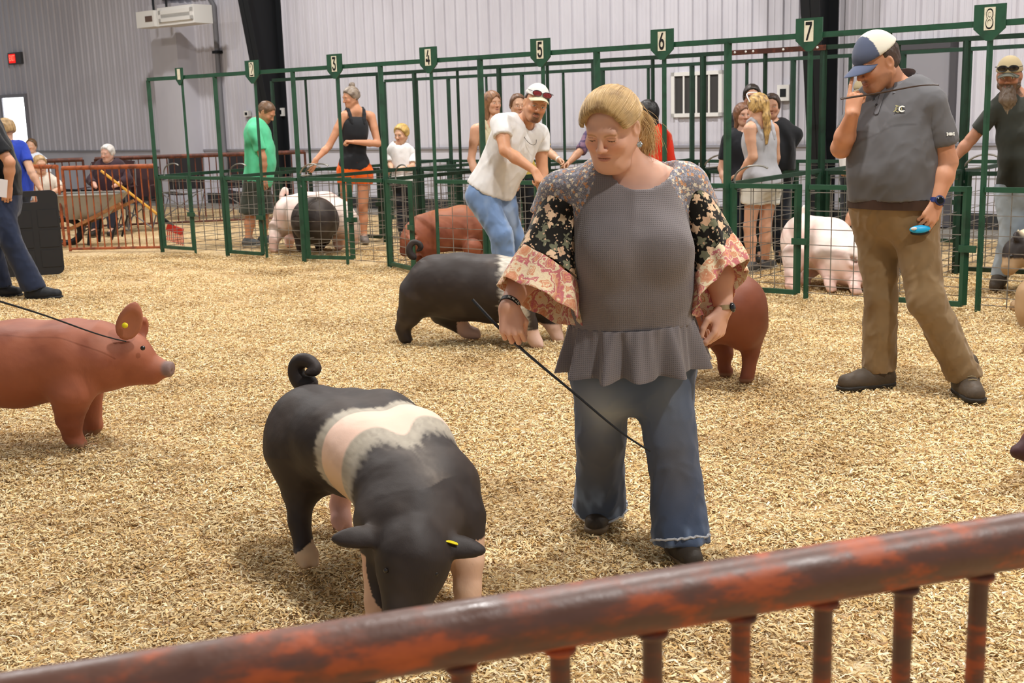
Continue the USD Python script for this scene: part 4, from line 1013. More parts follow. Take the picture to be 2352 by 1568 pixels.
class Person:
    def __init__(s, label, Y0, J, size=1.0, levels=MAN, skin=SKIN, name="person", category="person"):
        s.Y0, s.size, s.levels, s.skin = Y0, size, levels, skin
        s.J = {k: at_y(v[0], v[1], Y0 + (v[2] if len(v) > 2 else 0)) for k, v in J.items()}
        J = s.J
        for k in ("fa", "fb"):
            if k in J: J[k] = np.array([J[k][0], J[k][1], 0.0])
        for k in ("ana", "anb"):
            if k in J and J[k][2] < .4: J[k] = np.array([J[k][0], J[k][1], .085 * size])
        base = np.mean([J[k] for k in ("ana", "anb") if k in J], axis=0) if "ana" in J else J["pel"]
        s.t = Thing(name, label, category, [base[0], base[1], 0])
        s.right = unit(J["shb"] - J["sha"])
        s.F = Field(); s.hboxes = []; s.c = None
        s.fwd = torso(s.F, J["pel"], J["neck"], s.right, levels, -.014)
    def arms(s, r=1.0, which="ab"):
        J, F = s.J, s.F; z = s.size * r
        for k in which:
            a, b, c = J["sh" + k], J["el" + k], J["wr" + k]
            F.rc(a, a * .6 + b * .4, z * .06, z * .052, z * .04); F.rc(a * .6 + b * .4, b, z * .052, z * .041, z * .015)
            F.rc(b, b * .65 + c * .35, z * .041, z * .042, z * .02); F.rc(b * .65 + c * .35, c, z * .042, z * .027, z * .02)
        return s
    def legs(s, r=1.0):
        J, F = s.J, s.F; z = s.size * r
        for k in "ab":
            a, b, c = J["hip" + k], J["kn" + k], J["an" + k]
            F.rc(a, b, z * .092, z * .056, z * .05); F.rc(b, b * .62 + c * .38, z * .056, z * .058, z * .03); F.rc(b * .62 + c * .38, c, z * .058, z * .036, z * .03)
            toe = s.toe(k); F.rc(c, toe, z * .036, z * .025, z * .03)
        return s
    def toe(s, k):
        c = s.J["an" + k]; t = s.J["toe" + k] if "toe" + k in s.J else c + s.fwd * .16 * s.size
        return np.array([t[0], t[1], max(min(t[2], .06), .03)]) if c[2] < .25 else t
    def head(s, yaw, pitch, roll=0, hh=.23, **kw):
        J = s.J; s.c, s.M, s.hh = J["head"], gaze(yaw, pitch, roll), hh
        s.hkw = dict(wide=kw.get("wide", 1.0))
        nb = J["neck"] + (J["neck"] - J["pel"]) * 0
        s.F.rc(s.c + (np.array([0, -.025, -.05]) * hh / .23) @ s.M, nb, .052 * hh / .23 * kw.pop("nk", 1.0), .062 * s.size, .03)
        if "sha" in J:
            for k in "ab": s.F.rc(nb, J["sh" + k] * .75 + nb * .25, .055 * s.size, .045 * s.size, .05)
        s.L = head(s.F, s.c, s.M, hh, **kw); return s
    def hand(s, k, d, n, thumb=1, **kw):
        w = s.J["wr" + k]; r = hand(s.F, w, np.asarray(d, float), np.asarray(n, float), thumb=thumb, size=kw.pop("size", s.size), **kw)
        s.hboxes.append((w, .16 * s.size)); return r
    def body(s, h=.012, fine=None, colf=None, **kw):
        m = s.F.mesh(h)
        if fine:
            boxes = [(s.c - .2, s.c + .2)] if s.c is not None else []
            boxes += [(w - r - .03, w + r + .03) for w, r in s.hboxes]
            for lo, hi in boxes: m = refine_box(m, s.F.mesh(fine, lo, hi), lo + 2 * h, hi - 2 * h, h)
        col = skincol(m[0], s.skin, s.c, getattr(s, "M", None), getattr(s, "hh", .23), wide=getattr(s, "hkw", {}).get("wide", 1.0), **kw)
        if colf: col = colf(m[0], col)
        s.t.part("body", m, skin_m, True, col); return s
    def garment(s, name, F, color, m=cloth_m, h=.012, wr=.012, wf=7, colf=None, label=None, seed=1, stretch=(1, 1, .45), more=()):
        V, T = cat(F.mesh(h), *[S.mesh(h) for S in more])
        n = fbm(V * wf * np.array(stretch), 3, seed); n2 = 1 - np.abs(2 * fbm(V @ np.array([[1, .2, .5], [0, 1, .3], [-.5, .2, 1]]) * wf * 1.7 * np.array([1, 1, .4]), 2, seed + 7) - 1) ** .7
        V, T = displace((V, T), wr * ((n - .5) * 1.6 + (n2 - .7) * .7))
        col = np.tile(color, (len(V), 1)) * (.93 + .14 * fbm(V * 30, 2, seed + 3)[:, None])
        if colf: col = colf(V, col)
        return s.t.part(name, (V, T), m, True, col, label=label)
    def shirt(s, color, sleeve=.6, hem=-.1, grow=.016, neckr=.075, tank=False, h=.012, m=knit_m, colf=None, wr=.012, name="shirt", arms="ab", sl=.066, label=None, neckdrop=.0, hi=9, flare=0.0):
        J = s.J; z = s.size; F = Field()
        torso(F, J["pel"], J["neck"], s.right, s.levels, grow, lo=hem - .25, hi=hi)
        ax = J["neck"] - J["pel"]; au = unit(ax)
        for k in "ab":
            F.rc(J["neck"] - au * .02 * z, J["sh" + k] * .8 + J["neck"] * .2, .05 * z + grow * .5, .05 * z + grow * .6, .05) if not tank else F.rc(J["neck"] - s.right * (.07 * z if k == "a" else -.07 * z) - au * .12 * z, J["neck"] - s.right * (.085 * z if k == "a" else -.085 * z) + au * .015, .035 * z, .028 * z, .02)
        sl_cuts = []; SF = []
        if not tank and sleeve > 0:
            for k in arms:
                a, b, c = J["sh" + k], J["el" + k], J["wr" + k]
                e = a + (b - a) * min(sleeve, 1.0)
                S = Field().rc(a, e, sl * z, sl * z * (.93 + flare), .035)
                F.rc(a, a + (e - a) * .12, sl * z * .98, sl * z * .9, .045)
                if sleeve > 1: e2 = b + (c - b) * (sleeve - 1); S.rc(b, e2, sl * z * .93, sl * z * .75, .02)
                tip, dr = (e, unit(b - a)) if sleeve <= 1 else (e2, unit(c - b))
                S.el(tip + dr * sl * z * .75, (sl * z * 1.6, sl * z * 1.6, sl * z * .75), _frame(dr), .003, "s"); SF.append(S)
        hp = J["pel"] + hem * ax
        F.cut(hp, -au, .004)
        nb = J["neck"] + au * .03 * z
        F.rc(nb - au * neckdrop + s.fwd * .015, nb + au * .2 + s.fwd * .06, neckr * z, neckr * 1.15 * z, .006, "s")
        if tank:
            for g in (-1, 1):
                rr = s.right * g; pth = [J["neck"] + rr * .07 * z + s.fwd * .115 * z - au * .15 * z, J["neck"] + rr * .085 * z + s.fwd * .085 * z - au * .06 * z, J["neck"] + rr * .095 * z + au * .025 * z, J["neck"] + rr * .085 * z - s.fwd * .085 * z - au * .06 * z, J["neck"] + rr * .07 * z - s.fwd * .1 * z - au * .16 * z]
                SF.append(Field().chain(smoothpath(pth, 9), .021 * z, k=.01))
        s.garment(name, F, color, m, h, wr, colf=colf, label=label, more=SF); return s
    def trousers(s, color, length=1.0, grow=.02, flare=0.0, h=.012, m=cloth_m, colf=None, wr=.014, name="trousers", top=.12, rk=1.0, label=None):
        J = s.J; z = s.size * rk; F = Field(); ax = J["neck"] - J["pel"]; au = unit(ax)
        torso(F, J["pel"], J["neck"], s.right, s.levels, grow * .4, lo=-.3, hi=.35)
        for k in "ab":
            a, b, c = J["hip" + k], J["kn" + k], J["an" + k]
            if length <= .5:
                e = a + (b - a) * length * 2; F.rc(a, e, z * .095 + grow, z * (.078 + flare) + grow, .04)
                F.el(e + unit(b - a) * .08 * z, (.2 * z, .2 * z, .08 * z), _frame(unit(b - a)), .004, "s") if False else None
            else:
                F.rc(a, b, z * .094 + grow, z * .062 + grow, .04); e = b + (c - b) * (length - .5) * 2
                F.rc(b, e, z * .062 + grow, z * (.05 + flare) + grow, .03)
            dn = unit(b - a) if length <= .5 else unit(unit(c - b) + [0, 0, -1.2]); rr = z * (.08 + flare) + grow
            F.el(e + dn * rr * .8, (rr * 1.35, rr * 1.35, rr * .8), _frame(dn), .003, "s")
        F.cut(J["pel"] + top * ax, au, .004)
        s.garment(name, F, color, m, h, wr, colf=colf, wf=9, label=label); return s
    def shoes(s, color, size=1.0, h=.01, sole=None, boot=0.0, names="shoe"):
        for k in "ab":
            c = s.J["an" + k]; t = s.toe(k); z = s.size * size
            fl = t[2] if c[2] > .3 else 0.0
            d = unit((t - c) * ([1, 1, 0] if c[2] < .25 else [1, 1, 1])); heel = c - d * .03 * z
            up = np.array([0, 0, 1.0]); hz = .04 * z
            g0 = 0.0 if c[2] < .25 else None
            F = Field()
            hb = np.array([heel[0], heel[1], hz]) if g0 is not None else heel
            tb = np.array([t[0], t[1], hz * .85]) if g0 is not None else t
            F.rc(hb, tb, .042 * z, .04 * z, .03); F.rc(hb, hb * .4 + tb * .6 + up * .008, .044 * z, .046 * z, .03)
            F.rc(c, hb * .7 + tb * .3 + up * .02, (.045 + boot * .012) * z, .044 * z, .03)
            if boot: F.rc(c + up * boot * .1, c, .052 * z, .05 * z, .03)
            if g0 is not None: F.cut([0, 0, .004], [0, 0, -1], .003)
            V, T = F.mesh(h); col = np.tile(color, (len(V), 1)) * (.85 + .3 * fbm(V * 25, 2, 9)[:, None])
            p = s.t.part(names, (V, T), shoe_m, True, col)
            if sole is not None:
                G = Field().rc(np.array([hb[0], hb[1], .018]), np.array([tb[0], tb[1], .018]), .049 * z, .047 * z, .03).cut([0, 0, .026], [0, 0, 1], .003).cut([0, 0, .002], [0, 0, -1], .003)
                V, T = G.mesh(h * .8); s.t.part("sole", (V, T), shoe_m, True, np.tile(sole, (len(V), 1)), parent=p)
        return s
    def hair(s, color, style="short", thick=.012, low=-.07, line=.015, slope=.75, h=None, color2=None, bun=None, noise_amp=.006, extra=None):
        F = Field(); z = s.hh / .23; M = s.M; w = s.hkw["wide"]
        F.el(s.c + z * np.array([0, -.014, .032]) @ M, (z * (.077 * w + thick), z * (.098 + thick), z * (.086 + thick)), M)
        F.el(s.c + z * np.array([0, -.03, -.02]) @ M, (z * (.068 * w + thick), z * (.07 + thick), z * .065), M, k=.03)
        if style == "long":
            F.rc(s.c + z * np.array([0, -.05, .0]) @ M, s.c + z * np.array([0, -.06, -.2]) @ M, z * .078, z * .06, .04)
            for g in (-1, 1): F.rc(s.c + z * np.array([g * .06, -.0, .0]) @ M, s.c + z * np.array([g * .075, .01, -.19]) @ M, z * .03, z * .022, .03)
        # open the face
        if style == "open":
            for g in (-1, 1): F.el(s.c + z * np.array([g * .088 * w, .055, -.005]) @ M, (z * .03, z * .05, z * .05), M, .01, "s")
            for g in (-1, 1): F.el(s.c + z * np.array([g * .092 * w, .008, -.012]) @ M, (z * .032, z * .045, z * .046), M, .01, "s")
        a = np.array([0, 1.0, -slope]); F.cut(s.c + z * np.array([0, line, 0]) @ M, unit(a) @ M, z * .012) if style not in ("long", "open") else F.el(s.c + z * np.array([0, .09, -.04 if style == "long" else -.022]) @ M, (z * .062, z * .08, z * .11) if style == "long" else (z * .084, z * .086, z * .118), M, .012, "s")
        if style != "long": F.cut(s.c + z * np.array([0, 0, low]) @ M, np.array([0, -.3, -1.0]) @ M, z * .015)
        if bun: F.el(s.c + z * np.array(bun[0]) @ M, np.array(bun[1]) * z, M, .015)
        if extra: extra(F, lambda x, y, q: s.c + z * np.array([x, y, q]) @ M, z)
        V, T = F.mesh(h or .007)
        q = (V - s.c) @ M.T; n = fbm(np.stack([q[:, 0] * 120, q[:, 1] * 25, q[:, 2] * 25], 1), 3, 4)
        V, T = displace((V, T), noise_amp * (n - .5) * 2)
        col = mixc(np.tile(color, (len(V), 1)), color * .55 if color2 is None else color2, sstep(n, .35, .75))
        s.t.part("hair", (V, T), hair_m, True, col); return s
    def cap(s, color, bill, pitch=0.0, back=None, h=.006, up=.045, split=None, tilt=0.0):
        z = s.hh / .23; M = s.M; w = s.hkw["wide"]; X = lambda x, y, q: s.c + z * np.array([x, y, q]) @ M
        F = Field(); F.el(X(0, -.01, .04), (z * (.077 * w + .014), z * (.096 + .016), z * .098), M); F.el(X(0, -.01, .09), (z * .06, z * .07, z * .055), M, .03)
        F.cut(X(0, 0, up), np.array([0, tilt, -1.0]) @ M, .004)
        V, T = F.mesh(h); q = (V - s.c) @ M.T / z
        col = np.tile(color, (len(V), 1))
        if back is not None: col = np.where((q[:, 1] < (split if split is not None else .03))[:, None], back, col)
        p = s.t.part("cap", (V, T), cloth_m, True, col)
        a = np.linspace(-1, 1, 17); b = np.linspace(0, 1, 8); A, B = np.meshgrid(a, b, indexing="ij")
        xx = .074 * w * A * (1 - .12 * B ** 2); yy = .018 + .078 * np.sqrt(np.maximum(1 - (A * .93) ** 2, 0)) + B * .078 * (1 - .45 * A ** 2); zz = up + .004 - .03 * A ** 2 - B * .012 + tilt * yy
        W = X(0, 0, 0) + z * (np.stack([xx, yy, zz], -1).reshape(-1, 3) @ M)
        s.t.part("bill", shell(W, grid_faces(17, 8), .004), cloth_m, True, np.tile(bill, (len(W) * 2, 1)), parent=None); return s
    def glasses(s, color, y=.1, q=.06, lens=None, sc=1.0):
        z = s.hh / .23; M = s.M; X = lambda a, b, c: s.c + z * np.array([a, b, c]) @ M; w = s.hkw["wide"]
        fm = mat("glasses_" + color, srgb(color), 0.3, spec=0.5); ms = []
        for g in (-1, 1):
            ms.append(tube([X(g * (.036 + .03 * math.cos(t) * sc), y - .006 * abs(math.cos(t)), q + .018 * math.sin(t) * sc) for t in np.linspace(0, 2 * PI, 16)], .003, 6))
            ms.append(tube([X(g * .068, y - .008, q + .008), X(g * .09 * w, y - .04, q + .008), X(g * .088 * w, -.005, q + .004)], .0025, 6))
        ms.append(tube([X(-.008, y, q + .006), X(.008, y, q + .006)], .003, 6))
        p = s.t.part("sunglasses", cat(*ms), fm, 40)
        if lens:
            for g in (-1, 1): s.t.part("lens", ell(X(g * .036, y - .002, q), (.029 * z * sc, .003, .017 * z * sc), M), mat("lens_" + lens, srgb(lens), 0.12, spec=0.8), True, parent=p)
        return s
def _frame(d):
    a = np.cross(d, [0, 0, 1.0]); a = np.cross(d, [1.0, 0, 0]) if np.linalg.norm(a) < .2 else a
    a = unit(a); return np.array([a, np.cross(d, a), d])
def stick(name, label, pts, r0, r1, m, grip=None):
    t = Thing(name, label, "show stick", pts[0]); P = smoothpath(pts, 20)
    t.part("shaft", tube(P, np.linspace(r0, r1, 20), 8), m, 40)
    if grip: t.part("handle", tube(P[:grip], r0 * 1.5, 10), g_black, 40)
    return t
# ------------------------------------------------------------------ the woman in the grey top
def print_mat(name, base, c1, c2, c3, scale, cover, rough=.8, rings=False, fine=None):
    """printed cloth: blossoms (or ringed paisley drops) of three colours on a ground"""
    n = {"p": ("principled_bsdf", {"roughness": rough, "specular_ior_level": 0.15, "sheen_weight": 0.1}), "tc": ("texture_coordinate", {}),
         "nz": ("noise_texture", {"scale": scale * 2.2, "detail": 2.0}), "mx0": ("mix", {"mix_type": "linear_light", "fac": 0.006 if not rings else 0.02}),
         "v": ("voronoi_texture", {"scale": scale, "randomness": 1.0, "feature": "f1"}), "v2": ("voronoi_texture", {"scale": scale * 2.7, "randomness": 1.0}),
         "s": ("separate_color", {"color_type": "rgb"}), "s2": ("separate_color", {"color_type": "rgb"}),
         "rc": ("rgb_ramp", {"ramp": [(0, c1), (.34, c1), (.36, c2), (.67, c2), (.69, c3), (1, c3)]}),
         "rc2": ("rgb_ramp", {"ramp": [(0, c3), (.4, c3), (.42, c1), (1, c2)]}),
         "m1": ("mix", {"color1": base}), "m2": ("mix", {})}
    l = [("tc.object", "mx0.color1"), ("nz.color", "mx0.color2"), ("tc.object", "nz.vector"), ("mx0.color", "v.vector"), ("mx0.color", "v2.vector"), ("v.color", "s.color"), ("v2.color", "s2.color"),
         ("s.r", "rc.fac"), ("s2.g", "rc2.fac")]
    if rings:
        n["w"] = ("math", {"math_type": "multiply", "value2": 34.0}); n["sn"] = ("math", {"math_type": "sine"}); n["mr"] = ("map_range", {"from_min": -.3, "from_max": .5})
        n["rg"] = ("rgb_ramp", {"ramp": [(0, base), (.3, c1), (.5, c2), (.68, c3), (.85, base), (1, c1)]})
        l += [("v.distance", "w.value1"), ("w.value", "sn.value1"), ("sn.value", "mr.value"), ("v.distance", "rg.fac"), ("rg.color", "m1.color1"), ("rc.color", "m1.color2"), ("mr.result", "f1.value1")]
        n["f1"] = ("math", {"math_type": "multiply", "value2": .55}); l += [("f1.value", "m1.fac")]
        n["mr2"] = ("map_range", {"from_min": .16, "from_max": .1, "clamp": True}); l += [("v2.distance", "mr2.value")]
    else:
        n["mr"] = ("map_range", {"range_type": "smoothstep", "from_min": cover, "from_max": cover - .08, "clamp": True}); n["mr2"] = ("map_range", {"range_type": "smoothstep", "from_min": cover * .62, "from_max": cover * .62 - .07, "clamp": True})
        n.update({"vs": ("vector_math", {"math_type": "subtract"}), "sx": ("separate_xyz", {}), "at": ("math", {"math_type": "arctan2"}), "a5": ("math", {"math_type": "multiply", "value2": 5.0}), "si": ("math", {"math_type": "sine"}),
                  "sa": ("math", {"math_type": "multiply_add", "value2": .2, "value3": 1.0}), "dm": ("math", {"math_type": "multiply"}), "ctr": ("map_range", {"from_min": .13, "from_max": .09, "clamp": True}), "m3": ("mix", {"color2": c3})})
        l += [("mx0.color", "vs.vector1"), ("v.position", "vs.vector2"), ("vs.vector", "sx.vector"), ("sx.z", "at.value1"), ("sx.x", "at.value2"), ("at.value", "a5.value1"), ("a5.value", "si.value1"), ("si.value", "sa.value1"), ("sa.value", "dm.value1"), ("v.distance", "dm.value2")]
        l += [("dm.value", "mr.value"), ("mr.result", "m1.fac"), ("rc.color", "m1.color2"), ("v2.distance", "mr2.value")]
    l += [("m1.color", "m2.color1"), ("rc2.color", "m2.color2"), ("mr2.result", "m2.fac"), ("m2.color", "p.base_color")]
    return usdkit.material(stage, "/World/Looks/" + name, n, l, surface="p.BSDF")
T3_ = lambda h: tuple(srgb(h))
floral_black = print_mat("black_floral_print", T3_("17140f"), T3_("d9b896"), T3_("6f6f58"), T3_("c7a283"), 27, .47)
floral_small = print_mat("small_floral_print", T3_("75747c"), T3_("c08a60"), T3_("9a9ba6"), T3_("d8cbb4"), 75, .5)
paisley = print_mat("peach_paisley_print", T3_("dca886"), T3_("c88663"), T3_("e0d0ac"), T3_("b8606a"), 21, .4, rings=True)
waffle = usdkit.material(stage, "/World/Looks/grey_waffle_knit", {"p": ("principled_bsdf", {"roughness": .9, "base_color": tuple(srgb("7b757a")), "specular_ior_level": .1, "sheen_weight": .2}), "tc": ("texture_coordinate", {}),
    "w1": ("wave_texture", {"bands_direction": "x", "scale": 52.0, "distortion": .4}), "w2": ("wave_texture", {"bands_direction": "z", "scale": 52.0, "distortion": .4}),
    "mx": ("math", {"math_type": "maximum"}), "b": ("bump", {"strength": .35, "distance": .002}), "mr": ("mix", {"color1": tuple(srgb("655f60")), "color2": tuple(srgb("7a7373"))})},
    [("tc.object", "w1.vector"), ("tc.object", "w2.vector"), ("w1.fac", "mx.value1"), ("w2.fac", "mx.value2"), ("mx.value", "b.height"), ("b.normal", "p.normal"), ("mx.value", "mr.fac"), ("mr.color", "p.base_color")], surface="p.BSDF")
W = Person("woman in grey waffle top with floral flared sleeves and flared jeans, holding a show stick", 3.88,
    dict(head=(1403, 295, -.14), neck=(1440, 398, -.03), sha=(1287, 452, .0), shb=(1580, 432, .02), pel=(1450, 800, 0), hipa=(1388, 838, 0), hipb=(1516, 838, 0),
         kna=(1380, 1000, .07), knb=(1540, 1010, -.05), ana=(1378, 1165, .19), anb=(1562, 1238, -.15), toea=(1368, 1212, .1), toeb=(1590, 1288, -.26),
         ela=(1222, 606, .0), wra=(1168, 704, -.14), elb=(1648, 600, .06), wrb=(1662, 710, .0)), 1.0,
    [(-.12, .2, .15, 0), (.05, .2, .155, .01), (.3, .185, .145, .03), (.45, .18, .145, .035), (.62, .178, .14, .05), (.8, .17, .12, .0), (.95, .14, .085, -.01)], srgb("d9a286"))
W.arms(1.1).legs(.92).head(-28, 25, 3, mouth=.005, hh=.218, wide=1.08, jaw=1.1, nk=1.2, chin2=1.1)
tips, th = W.hand("a", img(.12, 1, .15), img(-.25, -.1, 1), thumb=-1, curl=1.05, thumb_curl=.8)
W.hand("b", img(-.25, 1, .1), img(.8, .2, .6), thumb=1, fingers=(.5, .75, .85, .9), thumb_curl=.3)
W.body(.012, .0032, brow=srgb("9c7852"), closed=True, lips="b06a60", colf=lambda V, c: np.where((np.linalg.norm(V - th, axis=1) < .009)[:, None], srgb("e2506a"), c))
# jeans
def jeancol(V, col):
    J = W.J; c = col.copy()
    for k, amt in (("a", 1.0), ("b", .3)):
        m = J["hip" + k] * .55 + J["kn" + k] * .45 + np.array([.0, -.09, 0]); d = (V - m) * [1 / .075, 1 / .1, 1 / .17]; c = mixc(c, srgb("a0a8b2"), np.exp(-(d ** 2).sum(1)) * amt * .9)
        m = J["kn" + k] * .8 + J["an" + k] * .2 + np.array([0, -.09, 0]); d = (V - m) * [1 / .08, 1 / .1, 1 / .16]; c = mixc(c, srgb("5f5a55"), np.exp(-(d ** 2).sum(1)) * .6)
    c = mixc(c, srgb("7f93b3"), sstep(-V[:, 2], -.22, -.05) * sstep(fbm(V * np.array([18, 18, 7]), 3, 7), .5, .7) * .8)
    return c
W.trousers(srgb("414e66"), 1.035, .02, flare=.026, colf=jeancol, name="jeans", wr=.014, h=.009, top=.05)
for k in "ab":
    c = W.J["an" + k] + (W.J["kn" + k] - W.J["an" + k]) * -.06; a = np.linspace(0, 2 * PI, 60); g = np.random.default_rng(3)
    d = unit(W.J["an" + k] - W.J["kn" + k]); fr_ = _frame(d)
    P = c + .096 * (np.cos(a)[:, None] * fr_[0] + np.sin(a)[:, None] * fr_[1]); P[-1] = P[0]
    W.t.part("frayed_hem", tube(P + g.normal(0, .002, P.shape) * 1.0, .0045, 6), mat("frayed_thread", srgb("b9bcc2"), .9), label="pale frayed hem")
W.shoes(srgb("3a332c"), .92, sole=srgb("6b5a44"))
# knitted front, raglan shoulders
F = Field(); ax = W.J["neck"] - W.J["pel"]; au = unit(ax)
torso(F, W.J["pel"], W.J["neck"], W.right, W.levels, .016)
for g in (-1, 1): F.el(W.J["pel"] + .6 * ax + W.right * g * .085 + W.fwd * .145, (.085, .07, .085), np.array([W.right, W.fwd, au]), .06)
for k in "ab": F.rc(W.J["neck"] - au * .035, W.J["sh" + k] * .85 + W.J["neck"] * .15, .06, .075, .05); F.rc(W.J["sh" + k], W.J["sh" + k] * .65 + W.J["el" + k] * .35, .076, .078, .04)
seam = W.J["pel"] + .16 * ax
F.cut(seam, -au)
for k in "ab":
    dr = unit(W.J["el" + k] - W.J["sh" + k]); F.el(W.J["sh" + k] * .68 + W.J["el" + k] * .32 + dr * .08, (.16, .16, .08), _frame(dr), .003, "s")
nk = W.J["neck"] + W.right * .03 + au * .02
F.rc(nk + W.fwd * .03, nk + au * .25 + W.fwd * .08, .108, .125, .006, "s"); F.rc(nk + W.right * .05 + au * .02, nk + W.right * .09 + au * .2, .085, .1, .006, "s")
V, T = F.mesh(.008)
n = fbm(V * np.array([7, 7, 3]), 3, 5); V, T = displace((V, T), .011 * (n - .5) * 2)
lat = np.abs((V - W.J["neck"]) @ W.right); hh_ = (V - W.J["neck"]) @ au
rag = lat - (.112 + .52 * np.maximum(-hh_, 0)) + .0; fc = rag[T].mean(1) > 0
W.t.part("knit_top", (V, T[~fc]), waffle, True, srgb("7b757a"))
sd_ = ((V - W.J["neck"]) @ W.right)[T].mean(1) > 0
for s_ in (sd_, ~sd_): W.t.part("raglan_shoulder", (V, T[fc & s_]), floral_small, True, srgb("7b757a"), label="small floral raglan shoulder panel")
# gathered peplum
def peplum(z0, z1, hw0, hw1, d0, d1, waves, amp):
    c0 = seam; N = 240; a = np.linspace(0, 2 * PI, N, endpoint=False); rows = []
    g = np.random.default_rng(8); ph = g.uniform(0, 6, 4)
    for i, t in enumerate(np.linspace(0, 1, 12)):
        w = amp * t ** .8 * (np.sin(waves * a + ph[0] + .5 * np.sin(3 * a)) + .45 * np.sin(waves * 1.63 * a + ph[1])) + .003 * np.sin(waves * 3 * a) * (1 - t)
        hw = hw0 + (hw1 - hw0) * t + w; d = d0 + (d1 - d0) * t + w
        rows.append(c0 + np.cos(a)[:, None] * hw[:, None] * W.right + np.sin(a)[:, None] * d[:, None] * W.fwd + W.fwd * .02 + np.array([0, 0, 1]) * (.012 - t * (z0 - z1 + .004 * np.sin(waves * a + ph[2]))[:, None] * 1.0))
    V = np.stack(rows, 1).reshape(-1, 3); return shell(V, grid_faces(N, 12, True), .003)
W.t.part("peplum", peplum(.155, 0, .208, .24, .18, .212, 12, .026), waffle, True, label="gathered grey ruffle at the hem")
# flared sleeves: rings given by the two edges seen in the photograph, with real depth
def sleeve(rings, n=72, m=10, waves=9, amp=0.0, seed=1, th=.003):
    from scipy.interpolate import interp1d
    C = []; Wd = []; D = []
    for (p, q, Y, dep) in rings:
        P, Q = at_y(*p, Y), at_y(*q, Y); C.append((P + Q) / 2); Wd.append((Q - P) / 2); D.append(dep)
    t = np.linspace(0, 1, len(rings)); tt = np.linspace(0, 1, m); kind = "quadratic" if len(rings) > 2 else "linear"
    C, Wd, D = interp1d(t, C, kind, axis=0)(tt), interp1d(t, Wd, kind, axis=0)(tt), interp1d(t, D, kind)(tt)
    a = np.linspace(0, 2 * PI, n, endpoint=False); g = np.random.default_rng(seed); ph = g.uniform(0, 6, 3); rows = []
    for i in range(m):
        axd = unit(np.gradient(C, axis=0)[i]); x = Wd[i]; y = unit(np.cross(axd, x)) * D[i]
        f = 1 + (amp * tt[i] if np.ndim(amp) == 0 else amp[0] + (amp[1] - amp[0]) * tt[i]) * (np.sin(waves * a + ph[0]) + .5 * np.sin(waves * 1.7 * a + ph[1]))
        rows.append(C[i] + np.cos(a)[:, None] * f[:, None] * x + np.sin(a)[:, None] * f[:, None] * y)
    V = np.stack(rows, 1).reshape(-1, 3); return shell(V, grid_faces(n, m, True)[:, ::-1], th)
YS = 3.83
W.t.part("sleeve", sleeve([((1250, 448), (1330, 492), YS + .03, .078), ((1214, 525), (1325, 588), YS, .088), ((1190, 572), (1330, 664), YS - .03, .1)], amp=.045, waves=7, seed=2), floral_black, True, label="black floral upper sleeve")
W.t.part("sleeve_ruffle", sleeve([((1196, 563), (1328, 660), YS - .03, .1), ((1168, 612), (1332, 706), YS - .05, .112), ((1150, 646), (1328, 746), YS - .07, .125)], amp=(.045, .09), waves=7, seed=2), paisley, True, label="peach paisley sleeve ruffle")
W.t.part("sleeve", sleeve([((1556, 470), (1616, 424), YS + .06, .075), ((1578, 568), (1656, 492), YS + .04, .085), ((1586, 664), (1682, 545), YS + .02, .095)], amp=.06, waves=7, seed=3), floral_black, True, label="black floral upper sleeve")
W.t.part("sleeve_ruffle", sleeve([((1586, 660), (1680, 540), YS + .02, .095), ((1594, 700), (1702, 575), YS + .0, .105), ((1602, 728), (1714, 606), YS - .02, .115)], amp=(.06, .12), waves=7, seed=3), paisley, True, label="peach paisley sleeve ruffle")
